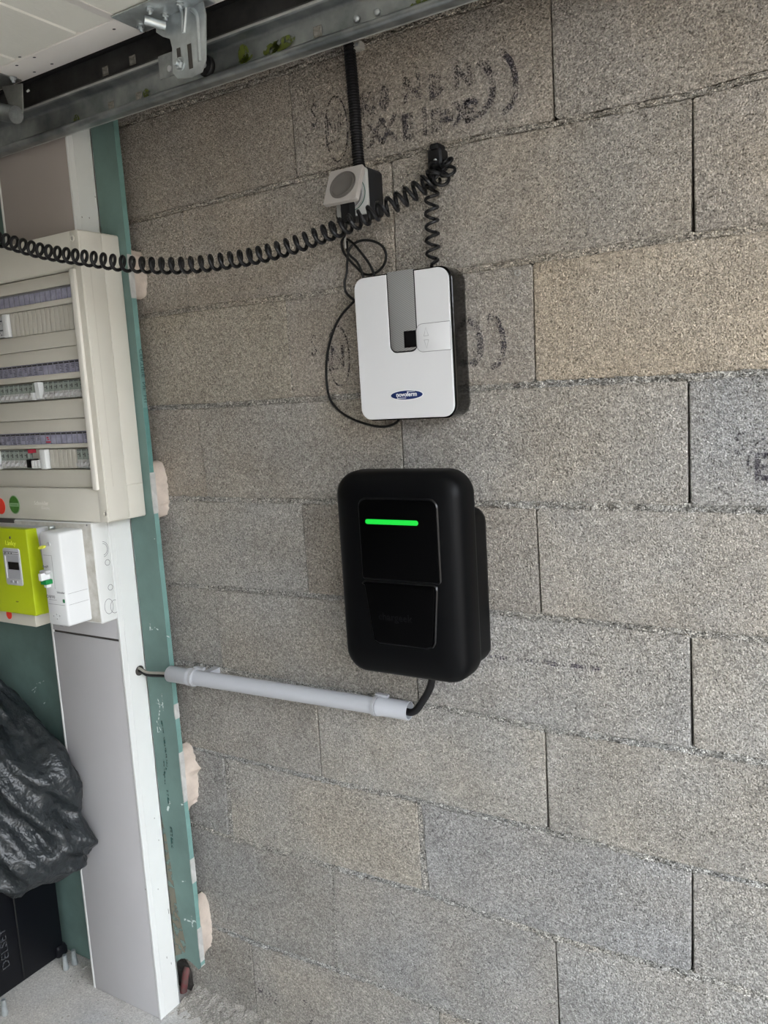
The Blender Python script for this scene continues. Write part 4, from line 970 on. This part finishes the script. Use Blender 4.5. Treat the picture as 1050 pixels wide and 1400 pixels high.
q2 = U(595, 219, y=-.027); obj('screw', MB().lathe([(.0028, 0), (.0028, .002), (.0018, .003), (.0002, .0032)], (q2[0], -.026, q2[2]), n=12), GALVB, hk)

# ================================================================= POWER CORD of the opener
def wpts(ps, n=8): return spline([Vector(U(p[0], p[1], y=p[2])) for p in ps], n)
pc = thing('power_cord', tuple(U(475, 330, y=0)), 'thin black power cord hanging in loops from the plug to behind the opener box', 'cord')
c1 = wpts([(474, 292, -.072), (474, 305, -.060), (471, 322, -.02), (467, 332, -.010), (471, 347, -.009), (484, 362, -.010), (497, 374, -.012), (510, 374.5, -.014), (523, 365, -.012), (528, 350, -.010), (522, 336, -.009), (507, 329, -.009), (490, 330, -.010), (478, 340, -.014), (475, 354, -.010), (474, 372, -.006), (471, 388, -.006), (474, 401, -.007), (485, 411, -.012)], 8)
c2 = wpts([(475, 327, -.012), (483, 333, -.015), (495, 347, -.016), (505, 361, -.016), (511, 374, -.016), (513, 384, -.018)], 8)
c3 = wpts([(488, 408, -.013), (480, 416, -.010), (466, 432, -.006), (456, 452, -.005), (448, 482, -.005), (446, 512, -.005), (450, 542, -.005), (462, 560, -.005), (480, 572, -.006), (505, 581, -.007), (525, 583.5, -.008), (540, 579, -.010), (548, 570, -.014)], 8)
c4 = wpts([(474, 330, -.008), (476, 346, -.012), (488, 358, -.013), (494, 370, -.014), (497, 380, -.015)], 8)
CORD = mat('cord_black', (.006, .006, .006), .5, spec=.35)
for c in (c1, c2, c3, c4): obj('cord_run', MB().tube(c, .0023, 8), CORD, pc)
q = U(473, 329, y=-.013); obj('cable_tie', MB().bbox(q[0] - .0016, q[0] + .0012, -.0165, -.0145, q[2] - .014, q[2] + .011, .0005), mat('tie_white', (.5, .5, .48), .5), pc)

# ================================================================= DOOR TRACK
TZ0 = U(330, 106, y=-.115)[2]; tz = lambda x: 0
trk = thing('door_track', (.3, -.115, TZ0), 'galvanised steel sectional door track running along the top of the block wall', 'track')
xl, xr_ = -1.6, 1.78
def profile(ps, name, m, th=.0016):
    # ps: (y,z) open polyline given thickness by offset
    o2 = []; n = len(ps)
    L1 = ps; L2 = []
    for i in range(n):
        a_2 = Vector(ps[max(i - 1, 0)]); b_ = Vector(ps[min(i + 1, n - 1)]); d = (b_ - a_2).normalized(); L2.append((ps[i][0] + d.y * th, ps[i][1] - d.x * th))
    loop = L1 + L2[::-1]
    dz = .0000
    return obj(name, MB().loft([[(x, p[0], p[1]) for p in loop] for x in (xl, xr_)]), m, trk, ang=40)
z = TZ0
def arcp(cy, cz_, r, a0, a1, n=6): return [(cy + r * math.cos(math.radians(a0 + (a1 - a0) * k / n)), cz_ + r * math.sin(math.radians(a0 + (a1 - a0) * k / n))) for k in range(n + 1)]
low = arcp(-.1345, z + .0060, .0035, 20, 180, 8) + arcp(-.1330, z + .0050, .0050, 180, 270, 6) + [(-.126, z), ] + arcp(-.121, z + .006, .006, 270, 360, 5) + [(-.115, z + .052)] + arcp(-.121, z + .052, .006, 0, 70, 4) + arcp(-.136, z + .060, .010, -80, -180, 6)[0:0] + [(-.125, z + .0585), (-.131, z + .060)] + arcp(-.132, z + .064, .004, 270, 180, 5)
profile(low, 'lower_channel', RAILM)
LIPM = mat('track_lip_highlight', (.60, .62, .60), .4, metal=.5, var=.3, vscale=20)  # bright highlight of the lip edges is painted into this paler steel
profile([(-.1385, z + .0035), (-.1388, z + .0062), (-.1375, z + .0085), (-.1350, z + .0095), (-.1330, z + .0088)], 'rolled_lip', LIPM, .0012)
profile([(-.1365, z + .0625), (-.1372, z + .0650), (-.1362, z + .0672)], 'middle_bead', LIPM, .0008)
profile([(-.114, z - .0012), (-.128, z - .0012)], 'bottom_flange', LIPM, .0008)
upc = arcp(-.1315, z + .0670, .0045, 180, 90, 5) + [(-.128, z + .073)] + arcp(-.121, z + .079, .006, 270, 360, 4) + [(-.115, z + .128)] + arcp(-.121, z + .128, .006, 0, 80, 4) + [(-.135, z + .135)] + arcp(-.1355, z + .130, .005, 100, 180, 4)
profile(upc, 'upper_channel', mat('track_steel_shaded', (.12, .12, .12), .45, metal=.6, var=.4, vscale=20))  # shadow under the door is painted in as darker steel
profile([(-.113, z + .006), (-.113, z + .046)], 'back_plate', GALV, .0008)
# punched square marks, rivets, lichen
def yz(px, py, y): return U(px, py, y=y)
def punch(px, py, s=.0085, y=-.1166):
    q = yz(px, py, y); mb = MB().loft([[(q[0] - s, y, q[2] - s), (q[0] + s, y, q[2] - s), (q[0] + s, y, q[2] + s), (q[0] - s, y, q[2] + s)], [(q[0] - s * .8, y - .0012, q[2] - s * .8), (q[0] + s * .8, y - .0012, q[2] - s * .8), (q[0] + s * .8, y - .0012, q[2] + s * .8), (q[0] - s * .8, y - .0012, q[2] + s * .8)], [(q[0] - s * .55, y - .0002, q[2] - s * .55), (q[0] + s * .55, y - .0002, q[2] - s * .55), (q[0] + s * .55, y - .0002, q[2] + s * .55), (q[0] - s * .55, y - .0002, q[2] + s * .55)]])
    obj('punched_square', mb, mat('punch_grey', (.30, .29, .26), .6, var=.5, vscale=200), trk, ang=0)
for p in ((181, 82), (144, 97), (190, 132), (152, 145), (434, 43)): punch(*p)
for p in ((488, 26), (516, 17)):
    q = yz(*p, -.116); obj('rivet', MB().lathe([(.0055, 0), (.005, .0025), (.003, .0040), (.0002, .0045)], (q[0], -.1166, q[2]), n=14), GALVB, trk)
mb = MB()
for (px, py, a_2, b_) in ((386, 60, .028, .010), (372, 66, .020, .009), (333, 74, .012, .016), (105, 165, .009, .012), (200, 128, .008, .009), (575, 3, .02, .006), (336, 80, .016, .006)):
    q = yz(px, py, -.1168); flat(mb, ell(q[0], q[2], a_2, b_, 18, .15), -.1170)
obj('lichen_patch', mb, MOSS, trk, ang=0, kind='stuff')

# ================================================================= GARAGE DOOR (open, overhead)
DZ_ = 2.060
y_out, y_in = -.161, -.2265
gd = thing('garage_door', (-.1, -.2, DZ_), 'white woodgrain sectional garage door parked open overhead', 'garage door')
def section(x0, x1, nm='door_section'):
    # section spans from edge stiles; underside with v-grooves along y
    gs = [g_ for g_ in [.0096 - .1767 * k for k in range(12)] if x0 + .02 < g_ < x1 - .02]
    if x0 > .1: gs = [x0 + .1767 * k for k in (1, 2)]
    prof_ = [(x0, DZ_ + .03), (x0, DZ_ + .002), (x0 + .002, DZ_)]
    for g_ in sorted(gs): prof_ += [(g_ - .006, DZ_), (g_ - .0035, DZ_ + .0028), (g_ + .0035, DZ_ + .0028), (g_ + .006, DZ_)]
    prof_ += [(x1 - .002, DZ_), (x1, DZ_ + .002), (x1, DZ_ + .03)]
    return obj(nm, MB().loft([[(p[0], y, p[1]) for p in prof_] for y in (-2.9, y_in - .0016)]), DOORW, gd, ang=20)
edges = [-.95, -.42, .106, .64, 1.17, 1.70]
edges = [-.957, -.4255, .1060, .6375, 1.169, 1.62]
for a_2, b_ in zip(edges, edges[1:]): section(a_2 + .0035, b_ - .0035)
for e_ in edges[1:-1]: obj('joint_strip', MB().bbox(e_ - .012, e_ + .006, -2.9, y_in - .002, DZ_ - .0015, DZ_ + .004, .0008), STILE, gd)
for a_2, b_ in zip(edges, edges[1:]):
    mb = MB().bbox(a_2 + .001, b_ - .001, y_in, y_out, DZ_ - .0022, DZ_ + .006, .0008).bbox(a_2 + .001, b_ - .001, y_out - .0022, y_out, DZ_ - .002, DZ_ + .042, .0006)
    obj('end_cap', mb, STILE, gd)
mb = MB()
for p in ((27, 78), (47, 78.5), (71, 87.5), (23, 89.5), (47, 98.5), (156, 40)):
    q = U(*p, z=DZ_ - .0024); flatv = ell(q[0], q[1], .0035, .0028, 12); mb.add([(a_2, b_, DZ_ - .0024) for a_2, b_ in flatv], [tuple(range(12))])
obj('rivet_hole', mb, DARKTXT, gd, ang=0, kind='stuff')
obj('top_seal', MB().box(-1.0, 1.62, y_out + .001, y_out + .012, DZ_ - .004, DZ_ + .03), BLACKM, gd, ang=0)
# --- roller bracket in front of the track
def hexbolt(c, ax, m=GALVB, r=.0058, L_=.004, par=None, shaft=.012, nm='bolt'):
    mb = MB(); a = Vector(ax).normalized()
    mb.lathe([(r * 1.35, 0), (r * 1.35, .001), (r, .001)], c, ax, 16, (True, False)); mb.lathe([(r, .001), (r, .001 + L_ * .85), (r * .88, .001 + L_)], c, ax, 6)
    mb.lathe([(r * .55, L_), (r * .55, L_ + shaft * .4), (r * .45, L_ + shaft * .45)], c, ax, 12)
    return obj(nm, mb, m, par, ang=30)
def bracket(dx, par):
    yb = -.186
    br = None
    pts = [(p[0], p[1]) for p in [(266, -16), (277, -2), (281, 20), (281, 82), (276, 98), (262, 106), (243, 108), (236, 100), (235, 66), (232, 53), (222, 50), (213, 44), (213, 22), (222, 14), (232, -16)]]
    o_ = []
    for p in pts: q = U(*p, y=yb); o_.append((q[0] + dx, q[2]))
    if sum(o_[i][0] * o_[(i + 1) % len(o_)][1] - o_[(i + 1) % len(o_)][0] * o_[i][1] for i in range(len(o_))) < 0: o_ = o_[::-1]
    o_ = [(a_2, min(b_, DZ_ - .0025)) for a_2, b_ in o_]
    s = [Vector(p) for p in o_]
    mb = MB().prism(o_, yb, yb + .0025, .0008)
    br = obj('roller_bracket', mb, GALVB, par, ang=40)
    # pressed ribs
    def rib(ps, w, nm='pressed_rib'):
        q = [U(*p, y=yb - .001) for p in ps]; pp = [Vector((a_2[0] + dx, yb - .0003, a_2[2])) for a_2 in q]; obj(nm, MB().tube(spline(pp, 6), w, 10), GALVB, br, ang=60)
    rib([(262, 12), (269, 22), (271, 50), (273, 84)], .0036)
    rib([(236, 8), (247, 14), (249, 30), (249, 46)], .0030)
    rib([(254, 4), (253, 22), (251, 45)], .0030)
    # slots
    mb = MB()
    for (px, py, w, h) in ((244.5, 73, .0042, .0085), (260, 77, .0045, .0195)):
        q = U(px, py, y=yb); mb.box(q[0] + dx - w, q[0] + dx + w, yb - .0004, yb + .0002, q[2] - h, q[2] + h)
    obj('slot', mb, CORE, br, ang=0)
    # angle flange lying under the door
    q1 = U(212, 44, y=yb); q0 = U(166, 20, z=DZ_ - .004)
    mb = MB().bbox(q1[0] + dx - .045, q1[0] + dx + .125, yb - .055, yb + .018, DZ_ - .0052, DZ_ - .0024, .0008)
    obj('flange', mb, GALVB, br)
    # roller axle sleeve
    ax0 = U(197, 27, y=yb - .035); ax1 = U(226, 36, y=yb - .006)
    obj('axle_sleeve', MB().tube([Vector(ax0) + Vector((dx, 0, 0)), Vector(ax1) + Vector((dx, 0, 0))], .0075, 18), GALVB, br)
    for (px, py) in ((193, 40), (205, 15), (226, 24), (246, 8)):
        q = U(px, py, z=DZ_ - .010); hexbolt((q[0] + dx, q[1], DZ_ - .0055), (0, 0, -1), par=br)
    q = U(246, 88, y=yb); hexbolt((q[0] + dx, yb, q[2]), (0, -1, 0), par=br, r=.0085, L_=.005, shaft=.016)
    q = U(242, 92, y=-.160); obj('roller_plate', MB().bbox(q[0] + dx - .028, q[0] + dx + .012, -.176, -.172, q[2] - .018, q[2] + .020, .001), GALV, br)
    obj('roller_wheel', MB().lathe([(.006, -.004), (.0155, -.004), (.0175, -.001), (.0175, .004), (.0155, .007), (.006, .007)], (q[0] + dx + .048, -.136, TZ0 + .026), (0, -1, 0), 24), BLACK, br)
    obj('axle', MB().tube([(q[0] + dx + .048, -.130, TZ0 + .026), (q[0] + dx + .048, -.184, TZ0 + .026)], .005, 12), GALVB, br)
    q = U(232, 94, y=-.177); obj('axle_end', MB().lathe([(.0052, 0), (.0052, .002), (.004, .0026), (.0002, .0027)], (q[0] + dx, -.1765, q[2]), n=14), LGREY, br)
    return br
bracket(0, gd)
# second bracket at the left frame edge, with its torsion sleeve
yb = -.19
q = [U(*p, y=yb) for p in ((30, 114), (31, 152), (27, 164), (20, 167), (8, 133), (2, 118))]
o_ = [(a_2[0], min(a_2[2], DZ_ - .003)) for a_2 in q]; b2 = obj('corner_bracket', MB().prism(o_, yb, yb + .0025, .0006), mat('zinc_dull', (.26, .27, .26), .45, metal=.7, var=.3, vscale=30), gd, ang=40)
q1 = U(36, 112, z=DZ_ - .004); obj('flange', MB().bbox(q1[0] - .20, q1[0] + .0, -.245, -.168, DZ_ - .0052, DZ_ - .0024, .0008), mat('zinc_dull2', (.30, .31, .30), .45, metal=.7, var=.3, vscale=30), b2)
q = U(18, 108, z=DZ_ - .008); hexbolt((q[0], q[1], DZ_ - .0055), (0, 0, -1), par=b2)
qa = U(22, 157, y=yb - .012); qb = U(-40, 146, y=yb - .012); obj('shaft_sleeve', MB().tube([Vector(qa), Vector(qb)], .0165, 22), GALV, b2)
q = U(37, 125, y=-.15); obj('cable_end', MB().tube([q, Vector(q) + Vector((.006, 0, .001))], .0022, 8), WHITE, gd)

# ================================================================= SUITCASE (black, on legs / wheels)
sx = -.572; cz0_ = FZ + .034; cz1_ = .40
cs = thing('suitcase', (-.69, -.33, FZ), 'black hard suitcase standing on chromed wheels on the concrete floor, under the black bag', 'suitcase')
ya, yb2 = -.085, -.52
mb = MB(); L = []
for x, i in ((sx, .006), (sx - .002, .002), (sx - .006, 0), (sx - .24, 0)):
    L.append([(x, p[0], p[1]) for p in inset(rr(yb2, ya, cz0_, cz1_, .014, 4), i)])
obj('shell', MB().loft(L), CASE, cs)
yy = U(20, 1240, x=sx)[1]
obj('panel_groove', MB().tube([(sx + .0004, yy, cz0_ + .01), (sx + .0004, yy, cz1_ - .02)], .0022, 6), mat('groove_black', (.002, .002, .002), .5), cs)
q = U(7, 1322, x=sx)
mb = text_mb('DELSEY', .028, (sx + .0008, U(13, 1318, x=sx)[1], U(13, 1318, x=sx)[2] - .006), u=(0, 0, 1), v=(0, -1, 0), depth=.002, sx=1.15)
obj('raised_name', mb, mat('glossy_raised', (.035, .037, .042), .2, spec=.8), cs, ang=0)
for (px, py) in ((90, 1322), (104, 1316), (10, 1386)):
    q = U(px, py, z=FZ + .008); x_ = min(q[0], sx + .02)
    w = obj('wheel_leg', MB().lathe([(.0075, 0), (.008, .004), (.0065, .012), (.0055, .034), (.0055, .040)], (x_, q[1], FZ + .002), (0, 0, 1), 16), GALVB, cs)
obj('corner_guard', MB().bbox(sx - .05, sx + .008, ya - .025, ya + .006, cz0_ - .002, cz0_ + .03, .006), CASE, cs)

# ================================================================= CRUMPLED BLACK BAG
from mathutils.bvhtree import BVHTree
bagt = thing('black_bag', (-.62, -.25, .28), 'crumpled shiny black plastic bag slumped on top of the suitcase', 'bag')
def bagmesh():
    mb = MB(); vs = []; nu = 150
    # right hand outline of the slumped bag, top to bottom: (px, py, half width, half depth)
    R = [(-60, 880, .03, .03), (-30, 905, .09, .07), (0, 932, .13, .10), (30, 962, .16, .125), (58, 1000, .18, .145), (82, 1040, .20, .155), (97, 1085, .205, .165), (105, 1125, .21, .17), (117, 1158, .215, .165), (114, 1182, .20, .15), (92, 1200, .175, .13), (60, 1206, .10, .08), (40, 1207, .03, .03)]
    ys = -.165
    P = []
    for (px, py, rx, ry) in R:
        q = U(px, py, y=ys); P.append(Vector((q[0], q[2], 0)))
    RX = [r_[2] for r_ in R]; RY = [r_[3] for r_ in R]
    F = spline([Vector((p.x, p.y, a)) for p, a in zip(P, RX)], 9); G = spline([Vector((a, 0, 0)) for a in RY], 9)
    nv = len(F)
    for i in range(nv):
        x_r, z, rx = F[i]; ry = G[i].x; t = i / (nv - 1)
        for k in range(nu):
            th = 2 * math.pi * k / nu
            # sharper towards the trunking (the knotted corner)
            cxx = x_r - rx; p = Vector((cxx + rx * math.cos(th) * (1 if math.cos(th) < 0 else abs(math.cos(th)) ** .25), -.235 + ry * math.sin(th) + (.235 - .165) * max(0, math.cos(th)) ** 3, z))
            d = Vector((math.cos(th), math.sin(th), .25 - .5 * t)).normalized()
            # drape folds fall from the upper left to the knotted lower right corner
            s1 = (p.x * .75 + p.z * .66 + p.y * .5)
            a1 = 1 - abs(mnoise.noise((s1 * 13, (p.x * .66 - p.z * .75) * 3.0, p.y * 5))) * 2.6
            a2 = 1 - abs(mnoise.noise((s1 * 30 + 5, (p.x * .66 - p.z * .75) * 9, p.y * 14))) * 2.4
            a3 = mnoise.noise((p.x * 45, p.y * 45, p.z * 45))
            p += d * (.030 * a1 + .011 * a2 + .0030 * a3 - .034)
            p.z += .006 * mnoise.noise((p.x * 20, p.y * 20, 4)) * (1 if t > .6 else .3)
            vs.append(p)
    fs = []
    for i in range(nv - 1):
        for k in range(nu): fs.append((i * nu + k, i * nu + (k + 1) % nu, (i + 1) * nu + (k + 1) % nu, (i + 1) * nu + k))
    fs += [tuple(range(nu - 1, -1, -1)), tuple((nv - 1) * nu + k for k in range(nu))]
    mb.add(vs, fs); return mb
mb = bagmesh(); mb.v = [(x, min(y, -.052), z_) if x < GX0 - .004 else (x, min(y, GF - .006), z_) for (x, y, z_) in mb.v]
obj('bag_body', mb, BAGM, bagt, ang=75)
